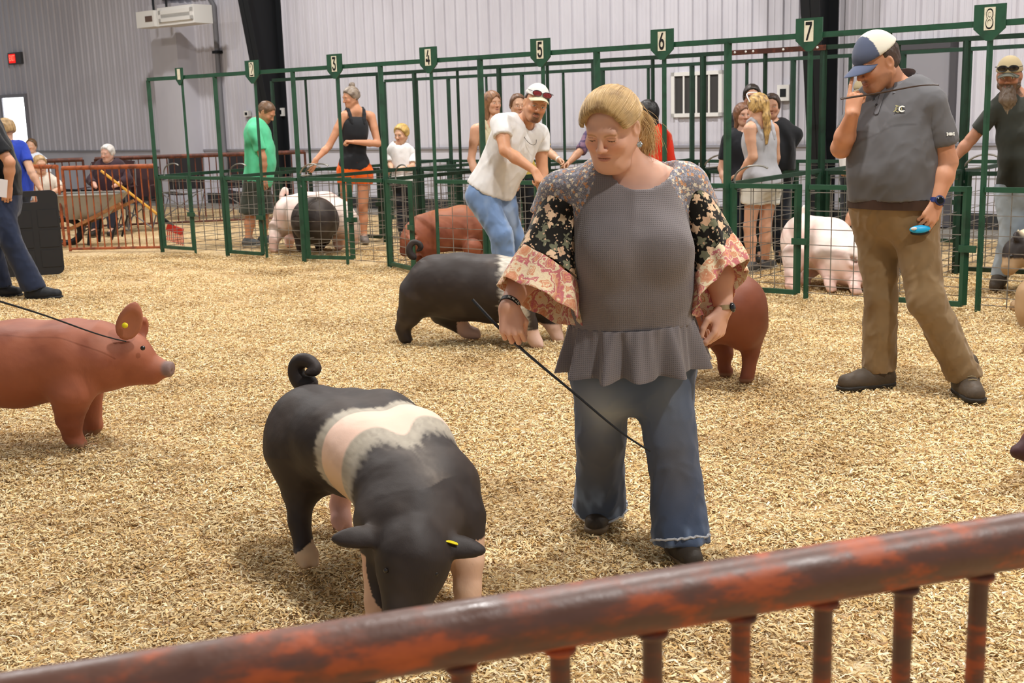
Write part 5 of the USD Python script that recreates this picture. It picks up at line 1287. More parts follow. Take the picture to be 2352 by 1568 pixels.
# hair: a base skin and strands combed back into a low ponytail
BLOND, BLOND2 = srgb("d2b27c"), srgb("8f6c44")
def tail_(F, X, z): F.chain([X(-.0, -.1, .01), X(-.02, -.135, -.02), X(-.05, -.135, -.09), X(-.06, -.11, -.15)], [.03, .034, .03, .014], k=.03)
W.hair(BLOND, "open", low=-.05, thick=.008, color2=BLOND2, h=.0045, extra=tail_, noise_amp=.004)
def strands(owner, n, M, c, z, tie, rad, seed, colr, reach=None, width=.0009, lift=.0165, back=.7):
    g = np.random.default_rng(seed); P, cnt = [], []
    w = owner.hkw["wide"]; R = np.array([.077 * w + lift, .098 + lift, .087 + lift]); O = np.array([0, -.013, .032])
    inside = lambda x: ((x - [0, .09, -.022]) ** 2 / np.array([.086, .087, .119]) ** 2).sum() < 1
    nearear = lambda x: ((np.abs(x) * [1, 0, 0] + x * [0, 1, 1] - [.092 * w, .008, -.012]) ** 2 / np.array([.036, .048, .05]) ** 2).sum() < 1
    T_ = (tie - O) / R
    def step(p, sg, k=.085):
        e = T_ - p; e = e - (e @ p) / (p @ p) * p; e = e + np.array([0, 0, .12]) * (1 if abs(p[0]) > .5 else 0); return unit(p + sg * k * unit(e)), np.linalg.norm(e)
    for _ in range(n):
        th_ = g.uniform(-2.2, 2.2); ph = g.uniform(-.2, 1.5)
        p = unit(np.array([math.sin(th_) * math.cos(ph), math.cos(th_) * math.cos(ph), math.sin(ph)]))
        if inside(O + p * R) or nearear(O + p * R): continue
        for _k in range(22):
            q, _d = step(p, -1)
            if inside(O + q * R) or _d < .03: break
            p = q
        off = 1 + g.normal(0, .012); pts = []; jit = g.normal(0, .012, 3); bad = False
        for k in range(34):
            x = O + p * R * (off + .02 * math.sin(k * .5 + th_ * 9) * .35 - (.05 if k == 0 else 0)) + jit * .1
            if nearear(x): bad = True; break
            pts.append(x); p, d_ = step(p, 1)
            if d_ < .12: pts.append(tie + jit * 1.2); break
        if bad or len(pts) < 4: continue
        P.append(c + z * (np.array(pts) @ M)); cnt.append(len(pts))
    for _ in range(n // 3):
        o = g.normal(0, 1, 3) * [.017, .012, .012]; ln = g.uniform(.6, 1.15); sw = g.normal(0, .012)
        kn = np.array([tie, tie + [-.012, -.03, -.035], tie + [-.035 + sw, -.035, -.1 * ln], tie + [-.05 + sw * 1.6, -.01 + g.normal(0, .012), -.165 * ln]]) + o
        P.append(c + z * (smoothpath(kn, 12) @ M)); cnt.append(12)
    cv = UsdGeom.BasisCurves.Define(stage, owner.t.path + "/" + numbered(owner.t.path, "hair_strands"))
    cv.CreateTypeAttr("linear"); pts = owner.t.place(np.vstack(P))
    cv.CreatePointsAttr(Vt.Vec3fArray.FromNumpy(pts.astype(np.float32))); cv.CreateCurveVertexCountsAttr(Vt.IntArray(cnt)); cv.CreateWidthsAttr(Vt.FloatArray([width])); cv.SetWidthsInterpolation("constant")
    UsdShade.MaterialBindingAPI.Apply(cv.GetPrim()).Bind(colr); say(cv.GetPrim(), kind="stuff")
strand_m = mat("blond_strands", BLOND, .4, spec=.45, vary=(22, BLOND2, .42, .8))
strands(W, 5600, W.M, W.c, W.hh / .23, np.array([0, -.112, .03]), .1, 4, strand_m)
# earring, wrist band, watch
X = lambda x, y, z: W.c + W.hh / .23 * (np.array([x, y, z]) @ W.M)
e_ = X(-.094, .0, -.055)
W.t.part("earring", cat(tube([X(-.092, 0, -.03), e_], .0008, 5), *[ell(e_ + .006 * (math.cos(a) * W.right + math.sin(a) * au) * 1.0, (.004, .002, .004), n=1) for a in np.arange(6) * PI / 3], ell(e_, (.004, .003, .004), n=1)), mat("silver_blue", srgb("a9b4bd"), .25, .7))
def band(c, d, r, w, t, N=40):
    fr_ = _frame(unit(d)); a = np.linspace(0, 2 * PI, N, endpoint=False); prof = [(r, -w / 2), (r + t, -w / 2), (r + t, w / 2), (r, w / 2), (r, -w / 2)]
    V = np.stack([np.stack([c + (np.cos(x) * fr_[0] + np.sin(x) * fr_[1]) * p[0] + fr_[2] * p[1] for p in prof]) for x in a]); return V.reshape(-1, 3), grid_faces(N, 5, True)
wd = unit(W.J["wra"] - W.J["ela"]); wc = W.J["wra"] - wd * .012
W.t.part("wristband", band(wc, wd, .031, .0155, .003), mat("black_band", srgb("121212"), .6), label="black cloth wristband with white letters")
tm = meshkit.text_mesh("W.W.J.D", .0085, .0008, bold=True); tv = np.array(tm.vertices); tv[:, 0] -= tv[:, 0].mean(); tv[:, 1] -= tv[:, 1].mean()
towards = unit((CAM - wc) - ((CAM - wc) @ wd) * wd); across = np.cross(towards, wd)
if across @ RT < 0: across = -across
upw = -wd; ang_ = tv[:, 0] / .034; lv = wc + (np.cos(ang_)[:, None] * towards + np.sin(ang_)[:, None] * across) * (.0342 + tv[:, 2:3]) + upw * tv[:, 1:2]
W.t.part("wristband_letters", (lv, np.array(tm.faces)), mat("white_thread", srgb("dcdcd4"), .7))
wd2 = unit(W.J["wrb"] - W.J["elb"]); wc2 = W.J["wrb"] - wd2 * .0
W.t.part("watch_strap", band(wc2, wd2, .031, .016, .003), mat("pale_gold_strap", srgb("a88f68"), .35, .6), label="gold link watch strap")
tw = unit(img(.8, -.2, .6) - (img(.8, -.2, .6) @ wd2) * wd2)
W.t.part("watch_case", ell(wc2 + tw * .034, (.017, .017, .007), np.array([np.cross(tw, wd2), wd2, tw])), mat("black_watch", srgb("0d0e10"), .2, spec=.6), True)
black_stick = mat("black_cane", srgb("1b1b1b"), .35, spec=.5)
gp = (tips[1] + tips[2]) / 2
hc = W.J["wra"] + img(.0, .085, .012)
stick("show_stick", "long black show stick held by the woman in grey, grey butt end up", [at_y(1085, 688, 3.83), at_y(1125, 731, 3.80), at_y(1166, 772, 3.76), at_y(1330, 912, 3.66), at_y(1440, 1002, 3.58), at_y(1494, 1036, 3.56)], .006, .0032, black_stick)
st_ = Thing("stick_cap", "x", "x") if False else None

# ------------------------------------------------------------------ the judge in polo shirt and khaki trousers
J_ = Person("man in grey polo shirt, khaki trousers and mesh-back cap, finger raised to his face", 5.93,
    dict(head=(2014, 146, -.02), neck=(2062, 212, .02), sha=(1990, 243, .13), shb=(2140, 240, -.13), pel=(2055, 462, 0), hipa=(2015, 490, .08), hipb=(2095, 488, -.06),
         kna=(2022, 680, .06), knb=(2130, 690, -.14), ana=(2020, 850, .12), anb=(2218, 850, -.1), toea=(1945, 885, .06), toeb=(2240, 905, -.26),
         ela=(1932, 340, .02), wra=(1958, 262, -.12), elb=(2176, 372, -.14), wrb=(2150, 466, -.2)), 1.06, STOUT, TAN)
J_.arms(1.1).legs(.88).head(-72, 22, 0, hh=.25, wide=1.05, jaw=1.1, nk=1.25)
jt, jth = J_.hand("a", img(.12, -1, .12), img(-.55, -.1, .7), thumb=-1, fingers=(.12, 1.3, 1.4, 1.4), thumb_curl=.8)
J_.hand("b", img(-.5, 1, .1), img(.25, -.1, 1), thumb=-1, fingers=(.55, .7, .8, .9), thumb_curl=.5)
J_.body(.012, .0045, brow=srgb("5a4030"), beard=srgb("7a5540"), stubble=.45, lips="a0605a")
polo = srgb("605f61")
J_.shirt(polo, .68, .0, .022, .078, colf=None, wr=.014, h=.01, sl=.075, name="polo_shirt", neckdrop=.02)
nb = J_.J["neck"]; au_ = unit(J_.J["neck"] - J_.J["pel"])
J_.t.part("collar", shell(*(lambda a: (np.vstack([[nb + au_ * (.078 - .04 * math.cos(x)) + (math.cos(x) * J_.fwd + math.sin(x) * J_.right) * .086 + J_.fwd * .012, nb + au_ * (.03 - .045 * math.cos(x)) + (math.cos(x) * J_.fwd + math.sin(x) * J_.right) * .122 + J_.fwd * .02] for x in a]), grid_faces(len(a), 2)))(np.linspace(.4, 2 * PI - .4, 40)), .004), mat("polo_collar", srgb("636265"), .85), True)
J_.trousers(srgb("887152"), .985, .02, flare=.014, name="trousers", wr=.02, h=.01, colf=lambda V, c: mixc(c, srgb("6c543a"), sstep(fbm(V * 6, 3, 3), .5, .75) * .5), top=.02)
pc = J_.J["pel"] + (nb - J_.J["pel"]) * -.03
J_.t.part("belt", band(pc + J_.fwd * .015, au_, .0, .035, .0) if False else xf((lambda a: (np.vstack([[pc + J_.right * math.cos(x) * .236 + J_.fwd * (math.sin(x) * .188 + .012) + au_ * h_ for h_ in (-.018, .03)] for x in a]), grid_faces(len(a), 2, True)))(np.linspace(0, 2 * PI, 60, endpoint=False))), mat("brown_belt", srgb("3a2518"), .5))
J_.shoes(srgb("4d4236"), 1.12, sole=srgb("28241f"), boot=.7, h=.008, names="boot")
J_.cap(srgb("4d5468"), srgb("555d74"), back=srgb("cfc9b8"), split=.03, up=.05, tilt=-.2)
J_.hair(srgb("4a382c"), low=-.055, line=.005, slope=.1, thick=.004)
# chest logo and sleeve mark
def decal(owner, name, text, h, px, py, nrm, m, Y, rotate=0.0):
    tm = meshkit.text_mesh(text, h, .001, bold=True); v = np.array(tm.vertices); v[:, :2] -= v[:, :2].mean(0); n = unit(nrm); r = unit(np.cross([0, 0, 1.0], n)); u = np.cross(n, r); p = at_y(px, py, Y)
    owner.t.part(name, (p + v[:, :1] * r + v[:, 1:2] * u + v[:, 2:3] * n, np.array(tm.faces)), m)
white_thread = mat("white_thread", srgb("dcdcd4"), .7)
lf = J_.fwd
J_logo = (J_, lf)
# boot laces
for k in "ab":
    c = J_.J["an" + k]; t_ = J_.toe(k); d = unit((t_ - c) * [1, 1, 0]); sd = np.cross(d, [0, 0, 1.0])
    for i in range(4):
        p = c + d * (.045 + i * .022) + np.array([0, 0, .045 - i * .012]); J_.t.part("lace", tube([p - sd * .022, p + d * .006 + [0, 0, .006], p + sd * .022], .003, 5), mat("tan_lace", srgb("8a7a5a"), .8))
wdj = unit(J_.J["wrb"] - J_.J["elb"]); wcj = J_.J["wrb"] - wdj * .005
J_.t.part("watch_strap", band(wcj, wdj, .033, .024, .004), mat("navy_strap", srgb("232f66"), .5), label="navy blue watch strap")
twj = unit(img(.1, -.1, 1) - (img(.1, -.1, 1) @ wdj) * wdj); frw = np.array([np.cross(twj, wdj), wdj, twj])
J_.t.part("watch_case", cat(ell(wcj + twj * .038, (.026, .026, .008), frw)), mat("navy_case", srgb("1b2450"), .4), True)
J_.t.part("watch_dial", ell(wcj + twj * .043, (.019, .019, .005), frw), mat("black_dial", srgb("101114"), .2), True)
stick("show_stick", "thin dark show stick held across the face of the man in grey polo", [at_y(1931, 227, 5.72), at_y(1985, 219, 5.7), at_y(2060, 206, 5.62), at_y(2110, 197, 5.58), at_y(2157, 195, 5.56)], .005, .003, mat("brown_cane", srgb("3b2c24"), .4))
ck = Thing("clicker", "bright blue handheld clicker in the lowered hand of the man in grey polo", "remote", at_y(2108, 540, 5.7))
kx, ky = unit(img(1, -.06, .1)), unit(img(0, 1, .2)); kz = np.cross(kx, ky)
ck.part("body", ell(at_y(2113, 526, 5.71), (.05, .02, .012), np.array([kx, ky, kz]), 3), mat("blue_plastic", srgb("1f9fd0"), .35), True)
ck.part("button", ell(at_y(2099, 525, 5.695), (.015, .008, .008), np.array([kx, ky, kz]), 2), g_white, True)
ck.part("underside", ell(at_y(2113, 533, 5.715), (.046, .016, .012), np.array([kx, ky, kz]), 3), g_black, True)
# marks on the polo shirt, laid on its surface where the photograph shows them
def on_mesh(path, px, py):
    m = UsdGeom.Mesh(stage.GetPrimAtPath(path)); V = np.array(m.GetPointsAttr().Get()) + J_.t.base; T = np.array(m.GetFaceVertexIndicesAttr().Get()).reshape(-1, 3)
    d = unit(ray(px, py)); A, B, C_ = V[T[:, 0]], V[T[:, 1]], V[T[:, 2]]; e1, e2 = B - A, C_ - A; h = np.cross(d, e2); a = (e1 * h).sum(1); a = np.where(np.abs(a) < 1e-12, 1e-12, a)
    s = CAM - A; u = (s * h).sum(1) / a; q = np.cross(s, e1); v = (q @ d) / a; t = (e2 * q).sum(1) / a
    ok = (u >= 0) & (v >= 0) & (u + v <= 1) & (t > 0); i = np.where(ok)[0][np.argmin(t[ok])]
    n = unit(np.cross(e1[i], e2[i])); n = n if n @ d < 0 else -n
    return CAM + d * t[i], n
def lay(path, name, polys, px, py, m, lift=.004):
    """flat shapes (lists of shapely polygons in metres) laid on the garment"""
    p, n = on_mesh(path, px, py); r = unit(np.cross([0, 0, 1.0], n)); u = np.cross(n, r); ms = []
    for g in polys:
        tb = trimesh.creation.extrude_polygon(g, .0015, engine="earcut"); v = np.array(tb.vertices); ms.append((p + v[:, :1] * r + v[:, 1:2] * u + (v[:, 2:3] + lift) * n, np.array(tb.faces)))
    J_.t.part(name, cat(*ms), m)
from shapely.geometry import Point, LineString, box as sbox
polo_path = J_.t.path + "/polo_shirt"
ring = Point(0, 0).buffer(.016).difference(Point(0, 0).buffer(.0092)).difference(sbox(.006, -.008, .03, .008))
try:
    lay(polo_path, "chest_emblem", [Point(-.012, .0).buffer(.016).difference(Point(-.012, 0).buffer(.013)), LineString([(-.032, -.012), (-.018, .004)]).buffer(.002), LineString([(-.026, .018), (-.012, .014)]).buffer(.002)], 2070, 251, mat("gold_thread", srgb("a8a070"), .7), .004)
    lay(polo_path, "chest_letter", [ring], 2072, 251, white_thread, .006)
    arc = lambda s: LineString([(.019 * math.cos(a) * 1.0, s * (.008 - .013 * math.sin(a) * .9)) for a in np.linspace(.25, PI - .25, 16)]).buffer(.0038)
    lay(polo_path, "sleeve_emblem", [arc(1), arc(-1)], 2182, 308, white_thread, .004)
    for i, (x, y) in enumerate(((2008, 228), (2014, 241))): lay(polo_path, "button", [Point(0, 0).buffer(.006)], x, y, g_black)
    lay(polo_path, "placket", [LineString([(.0, .07), (-.004, -.05)]).buffer(.012)], 2022, 236, mat("polo_collar", srgb("636265"), .85), .003)
except Exception as e_: print("emblem", e_)
# ------------------------------------------------------------------ the other people
# the young man in the white T-shirt bending to the right
M1 = Person("man in white T-shirt and pale cap with red sunglasses, bending over to reach down", 8.75,
    dict(head=(1230, 240, -.12), neck=(1196, 290, -.02), sha=(1150, 285, -.2), shb=(1240, 308, .12), pel=(1128, 436, .05), hipa=(1104, 452, -.02), hipb=(1150, 452, .1), kna=(1152, 540, -.1), knb=(1178, 545, .12),
         ana=(1168, 690, .0), anb=(1195, 675, .2), ela=(1160, 345, -.32), wra=(1228, 392, -.4), elb=(1246, 395, .1), wrb=(1244, 480, .0)), 1.0, MAN, srgb("cf9268"))
M1.arms(1.0).legs(.95).head(12, 12, 14, hh=.235)
M1.hand("a", img(.5, 1, .2), img(.5, -.4, .8), thumb=-1, curl=1.2); M1.hand("b", img(.1, 1, .1), img(.6, 0, .5), thumb=1, curl=.7)
M1.body(.014, .0055, brow=srgb("3b2a20"), beard=srgb("3a281e"), stubble=.25, lips="a86a60")
M1.shirt(srgb("dedcda"), .45, -.02, .026, .075, h=.013, sl=.076, wr=.016, name="t_shirt", neckdrop=.02)
M1.trousers(srgb("6f88ad"), .98, .02, .02, h=.014, name="jeans", wr=.018, top=.06, colf=lambda V, c: mixc(c, srgb("a9bad0"), sstep(fbm(V * np.array([10, 10, 3]), 3, 2), .5, .72) * .7))
M1.shoes(srgb("4a3b2c")); M1.hair(srgb("4a3626"), low=-.05, line=.0, slope=.1, thick=.004); M1.cap(srgb("d9d7d2"), srgb("d5cfae"), up=.066, tilt=.03); M1.glasses("3a2a2c", .104, .092, "7a2430", 1.1)
M1.t.part("necklace", tube([M1.J["neck"] + M1.fwd * (.1 + .03 * math.sin(x)) + M1.right * .07 * math.cos(x) - np.array([0, 0, .03 + .05 * math.sin(x)]) for x in np.linspace(0, PI, 12)], .002, 5), mat("dark_chain", srgb("4a443e"), .4, .6))
stick("show_stick", "short black stick gripped by the bending man in the white T-shirt", [at_y(1236, 405, 8.33), at_y(1244, 440, 8.3), at_y(1250, 490, 8.25)], .009, .006, black_stick)

# green T-shirt, seen from the side
G1 = Person("man in mint green T-shirt and dark shorts, head bowed, in the pen", 14.2,
    dict(head=(612, 258, 0), neck=(592, 284, .0), sha=(584, 300, -.2), shb=(590, 302, .2), pel=(590, 412, .0), hipa=(586, 420, -.1), hipb=(594, 420, .1), kna=(576, 492, -.1), knb=(606, 492, .1),
         ana=(570, 545, -.1), anb=(606, 548, .15), toea=(590, 556, -.1), toeb=(628, 556, .15), ela=(604, 362, -.24), wra=(606, 408, -.22), elb=(606, 360, .24), wrb=(616, 405, .24)), 1.05, STOUT, srgb("c08258"))
G1.fwd = unit(np.cross(G1.right, [0, 0, 1.0]))
G1.arms().legs(1.0).head(78, 38, 0, hh=.24, jaw=1.05).hand("a", img(.1, 1), img(0, 0, 1), thumb=1, curl=.7); G1.hand("b", img(.1, 1), img(0, 0, -1), thumb=-1, curl=.7)
G1.body(.016, .008, beard=srgb("6b4a34"), stubble=.3, brow=srgb("5a402c")).shirt(srgb("5cc694"), .72, -.12, .02, .07, h=.015, sl=.075, name="t_shirt").trousers(srgb("3c4038"), .46, .03, .03, h=.016, name="shorts", top=.05).shoes(srgb("4c5052"), h=.014, sole=srgb("9a9a94")).hair(srgb("6e5138"), low=-.05, line=.03, slope=.5, thick=.006, h=.01)

# woman in black tank top and orange shorts
O1 = Person("woman in black tank top and bright orange shorts reaching over the pen rail", 14.0,
    dict(head=(806, 224, 0), neck=(815, 254, .02), sha=(790, 268, -.05), shb=(852, 268, .1), pel=(814, 380, 0), hipa=(796, 395, -.03), hipb=(836, 395, .05), kna=(795, 480, -.04), knb=(833, 480, .06),
         ana=(806, 545, -.02), anb=(836, 548, .1), toea=(800, 558, -.15), toeb=(842, 562, -.05), ela=(756, 335, -.1), wra=(726, 366, -.22), elb=(868, 330, .05), wrb=(812, 326, -.18)), 1.0, WOMAN, srgb("cf8f66"))
O1.arms(.95).legs(1.0).head(-55, 12, 0, hh=.225).hand("a", img(-.4, 1, .2), img(.5, .2, .7), thumb=-1, curl=.35); O1.hand("b", img(-1, -.1, .2), img(.1, -1, .3), thumb=1, curl=1.2)
O1.body(.015, .008, brow=srgb("6b5442"), lips="b06a5e").shirt(srgb("222326"), 0, -.08, .014, .085, tank=True, h=.013, name="tank_top", hi=.9, wr=.006).trousers(srgb("e8641c"), .13, .02, .012, h=.014, name="shorts", top=.08).shoes(srgb("6a625c"), h=.014)
O1.hair(srgb("8f8070"), low=-.05, line=.02, slope=.7, h=.009, color2=srgb("5f4f42"), bun=((0, -.05, .135), (.04, .04, .035)))
# boy
B1 = Person("blond boy in white T-shirt and dark trousers behind the rail", 14.6,
    dict(head=(922, 308, -.02), neck=(918, 336, 0), sha=(900, 348, 0), shb=(944, 350, .03), pel=(926, 412, 0), hipa=(915, 420, 0), hipb=(940, 420, .02), kna=(922, 470, 0), knb=(944, 470, .02), ana=(924, 520, 0), anb=(946, 522, .05),
         ela=(896, 378, -.06), wra=(900, 388, -.25), elb=(948, 382, -.08), wrb=(908, 390, -.25)), .8, KID, srgb("dba682"))
B1.arms(.9).legs(.9).head(-30, 14, 0, hh=.22).hand("a", img(-.4, .4, .5), img(0, -.8, .4), curl=.6); B1.hand("b", img(-1, .2, .2), img(0, -.8, .4), curl=.6)
B1.body(.014, .008, brow=srgb("a5824e")).shirt(srgb("e9e6e4"), .75, -.12, .018, .075, h=.013, sl=.07, name="t_shirt").trousers(srgb("23252c"), .98, .02, h=.014).shoes(srgb("2c2c2c"), h=.014).hair(srgb("d0ad62"), low=-.04, line=.028, slope=.5, thick=.018, h=.009, color2=srgb("9a7a42"))
# girl with long hair behind the green post
def standing(label, Y, hx, hy, H, skin, size=.98, levels=WOMAN, yaw=0, pitch=5, face=True, hh=.22, back=False, lean=0.0, arms=None, wd=.19, hips=.1):
    """a person standing upright: head centre at the pixel (hx, hy), the rest follows from the stature H"""
    top = at_y(hx, hy, Y); h0 = top[2]; X0 = top[0]; r = -1.0 if back else 1.0
    ya = math.radians(yaw * .6); rx = np.array([math.cos(ya), -math.sin(ya) * -1.0, 0]) if not back else np.array([-math.cos(ya), 0, 0])
    p = Person.__new__(Person); p.Y0, p.size, p.levels, p.skin = Y, size, levels, skin
    c = np.array([X0, Y, 0.0]); up = lambda z, s=0.0, f=0.0: c + rx * s + np.cross(rx, [0, 0, 1.0]) * f + np.array([0, 0, z])
    sh = h0 - .27 * H / 1.7; pl = .53 * H
    J = dict(head=top, neck=up(h0 - .2 * H / 1.7, 0, -.02), sha=up(sh, -wd), shb=up(sh, wd), pel=up(pl), hipa=up(pl - .03, -hips), hipb=up(pl - .03, hips), kna=up(.28 * H, -hips), knb=up(.28 * H, hips), ana=up(.085, -hips), anb=up(.085, hips),
             ela=up(sh - .3 * H / 1.7, -wd - .05, -.02), wra=up(sh - .52 * H / 1.7, -wd - .03, .1), elb=up(sh - .3 * H / 1.7, wd + .05, -.02), wrb=up(sh - .52 * H / 1.7, wd + .03, .1))
    for k, v in (arms or {}).items(): J[k] = at_y(v[0], v[1], Y + (v[2] if len(v) > 2 else 0))
    p.J = J; p.t = Thing("person", label, "person", [c[0], c[1], 0]); p.right = rx; p.F = Field(); p.hboxes = []; p.c = None
    p.fwd = torso(p.F, J["pel"], J["neck"], rx, levels); p.arms(.95).legs(.95).head(yaw if not back else yaw + 180, pitch, 0, hh=hh)
    for k in "ab":
        d = unit(J["wr" + k] - J["el" + k]); p.hand(k, d, p.fwd * .3 + rx * (-1 if k == "a" else 1), thumb=-1 if k == "a" else 1, curl=.6)
    return p
p = standing("girl with long light brown hair in a cream top, partly behind a green post", 12.1, 1131, 236, 1.66, srgb("d19b78"), yaw=35, pitch=4)
p.body(.016, .008, brow=srgb("6b4a34"), lips="b5706a").shirt(srgb("cbbf9f"), 0, -.05, .014, .09, tank=True, h=.015, name="cream_top", hi=.9, wr=.006).trousers(srgb("3b4658"), .98, .015, h=.016, name="jeans").shoes(srgb("3a3a3a"), h=.016).hair(srgb("8d6444"), "long", h=.01, color2=srgb("5f3f2a"), thick=.012)
p = standing("brown-haired person behind the man in white cap, arm stretched along the rail", 12.4, 1190, 242, 1.6, srgb("c99a78"), yaw=15, arms=dict(elb=(1262, 350, -.05), wrb=(1285, 368, -.2), shb=(1225, 300, 0)))
p.body(.016, .009, brow=srgb("5a4030")).shirt(srgb("c9b052"), .8, -.08, .016, .075, h=.016, name="t_shirt").trousers(srgb("2c3038"), .98, .015, h=.016).shoes(srgb("3a3a3a"), h=.016).hair(srgb("6a4a33"), low=-.06, line=.02, slope=.5, h=.011)
p.t.part("wristband", band(p.J["wrb"] - unit(p.J["wrb"] - p.J["elb"]) * .02, unit(p.J["wrb"] - p.J["elb"]), .028, .02, .003), mat("white_band", srgb("d8d4cc"), .7))
p = standing("person in purple plaid shirt behind the woman in grey, one hand on the rail", 12.3, 1395, 255, 1.62, srgb("b5835f"), yaw=-10, arms=dict(ela=(1335, 345, -.05), wra=(1306, 374, -.2), sha=(1352, 312, 0)))
p.body(.016, .01, brow=srgb("4a3426")).shirt(srgb("7a5f72"), 1.05, -.08, .018, .075, h=.016, name="plaid_shirt", m=cloth_m, colf=lambda V, c: np.where((np.abs(((V[:, 0] * 14) % 1) - .5) < .12)[:, None] | (np.abs(((V[:, 2] * 14) % 1) - .5) < .12)[:, None], srgb("4a3d5a"), c)).trousers(srgb("2c3038"), .98, .015, h=.016).shoes(srgb("3a3a3a"), h=.016).hair(srgb("4a3426"), low=-.06, line=.02, slope=.5, h=.011)
p = standing("person in bright red shirt with long black hair behind the woman in grey", 12.0, 1486, 258, 1.6, srgb("b5835f"), yaw=50, back=True, levels=STOUT, wd=.22)
p.body(.016, .01).shirt(srgb("d8341c"), .9, -.1, .018, .07, h=.016, name="red_shirt").trousers(srgb("23252c"), .98, .015, h=.016).shoes(srgb("3a3a3a"), h=.016).hair(srgb("17130f"), "long", h=.011, color2=srgb("0c0a08"), thick=.016)
# blonde girl seen from behind
L1 = Person("girl with blonde ponytail, white sunglasses on her head, grey tank top and white shorts", 10.6,
    dict(head=(1740, 246, 0), neck=(1744, 280, .0), sha=(1775, 298, .05), shb=(1722, 298, -.08), pel=(1750, 412, 0), hipa=(1768, 425, .05), hipb=(1733, 425, -.04), kna=(1758, 520, .05), knb=(1722, 520, -.02),
         ana=(1758, 600, .1), anb=(1726, 600, .0), toea=(1775, 606, .25), toeb=(1735, 622, .1), ela=(1782, 362, .1), wra=(1770, 395, .2), elb=(1730, 360, -.12), wrb=(1700, 400, .02)), .95, WOMAN, srgb("d09a78"))
L1.arms(1.0).legs(.98).head(205, 8, 0, hh=.225).hand("b", img(-.5, 1), img(.6, 0, .6), thumb=1, curl=.6)
L1.body(.014, .008).shirt(srgb("a9a8ac"), 0, -.1, .015, .075, tank=True, h=.013, name="tank_top", hi=.9, wr=.006).trousers(srgb("d5d2c8"), .2, .016, .015, h=.013, name="shorts", top=.06).shoes(srgb("4a4a4a"), h=.013, sole=srgb("c5c5ba"))
L1.hair(srgb("cda868"), low=-.07, line=.04, slope=.6, h=.008, color2=srgb("6e5230"), extra=lambda F, X, z: F.chain([X(0, -.1, .05), X(.0, -.13, .02), X(.0, -.12, -.1), X(.01, -.1, -.22), X(.0, -.09, -.34)], [.022, .026, .034, .03, .012], k=.02))
zz_ = L1.hh / .23; XL = lambda a, b, c: L1.c + zz_ * (np.array([a, b, c]) @ L1.M)
L1.t.part("sunglasses", cat(tube(smoothpath([XL(-.095, -.02, .045), XL(-.093, .02, .11), XL(-.06, .05, .135), XL(0, .055, .142), XL(.06, .05, .135), XL(.093, .02, .11), XL(.095, -.02, .045)], 24), .005, 6)), mat("white_plastic", srgb("e0dfe2"), .35))
# family behind her
p = standing("tall dark-haired man with glasses in black shirt behind the blonde girl", 11.6, 1727, 222, 1.8, srgb("b98363"), size=1.05, levels=STOUT, yaw=-5, arms=dict(ela=(1690, 345, -.15), wra=(1730, 295, -.3), sha=(1690, 275, 0)), wd=.23)
p.body(.016, .009, brow=srgb("2c2018"), stubble=.3, beard=srgb("4a3628")).shirt(srgb("17181a"), .7, -.1, .018, .07, h=.016, name="t_shirt").trousers(srgb("1d2230"), .98, .02, h=.016).shoes(srgb("2a2a2a"), h=.016).hair(srgb("2a2019"), low=-.05, line=.03, slope=.5, h=.01).glasses("1c1c1e", .1, .0)
p = standing("smiling girl with brown hair peeking out left of the blonde girl", 11.35, 1706, 262, 1.5, srgb("c9967a"), size=.85, yaw=10, pitch=8, hh=.2, wd=.15, hips=.08)
p.body(.016, .008, brow=srgb("5a3d2c"), lips="b06058").shirt(srgb("1c1d22"), .7, -.1, .016, .07, h=.016, name="t_shirt").trousers(srgb("1d2230"), .98, .015, h=.016).shoes(srgb("2a2a2a"), h=.016).hair(srgb("7a5238"), "long", h=.009, color2=srgb("4f3424"), thick=.01)
p = standing("dark-haired man in black T-shirt looking out right of the blonde girl", 11.3, 1772, 244, 1.7, srgb("c38d6c"), size=1.05, levels=STOUT, yaw=-15, wd=.23, arms=dict(elb=(1808, 345, -.05), wrb=(1775, 352, -.25)))
p.body(.016, .008, brow=srgb("3a2a20"), lips="a86a60").shirt(srgb("1a1b1e"), .75, -.1, .018, .07, h=.016, name="t_shirt").trousers(srgb("20242c"), .98, .02, h=.016).shoes(srgb("2a2a2a"), h=.016).hair(srgb("3a2a20"), low=-.04, line=.03, slope=.5, h=.01)
# bearded man at the right edge
H1 = Person("long-bearded man in dark green T-shirt and tan cap at the right edge", 9.2,
    dict(head=(2318, 176, 0), neck=(2335, 224, .05), sha=(2290, 250, 0), shb=(2385, 255, .1), pel=(2345, 425, 0), hipa=(2320, 440, 0), hipb=(2372, 440, .05), kna=(2325, 540, .0), knb=(2378, 540, .05), ana=(2295, 640, .1), anb=(2380, 650, .1), toea=(2285, 665, -.1),
         ela=(2232, 318, .1), wra=(2185, 372, .15), elb=(2410, 345, 0), wrb=(2400, 420, -.1)), 1.05, MAN, srgb("b87f5e"))
H1.arms().legs().head(-28, 8, 0, hh=.245).hand("a", img(-.5, 1), img(-.3, -.3, .8), thumb=-1, curl=.6)
H1.body(.014, .007, brow=srgb("4a3626"), beard=srgb("4a3a2c"), stubble=1.0).shirt(srgb("33352f"), .72, -.08, .018, .075, h=.013, name="t_shirt", arms="ab", sl=.07).trousers(srgb("9aa4ac"), .98, .022, h=.014, name="jeans", top=.04).shoes(srgb("4a4036"), 1.1, h=.014)
H1.hair(srgb("4a3a2e"), low=-.06, line=.0, slope=.1, thick=.005, h=.009); H1.cap(srgb("a49472"), srgb("4a4a3e"), up=.038, tilt=-.02); H1.glasses("141414", .105, .07, "17120f", 1.15)
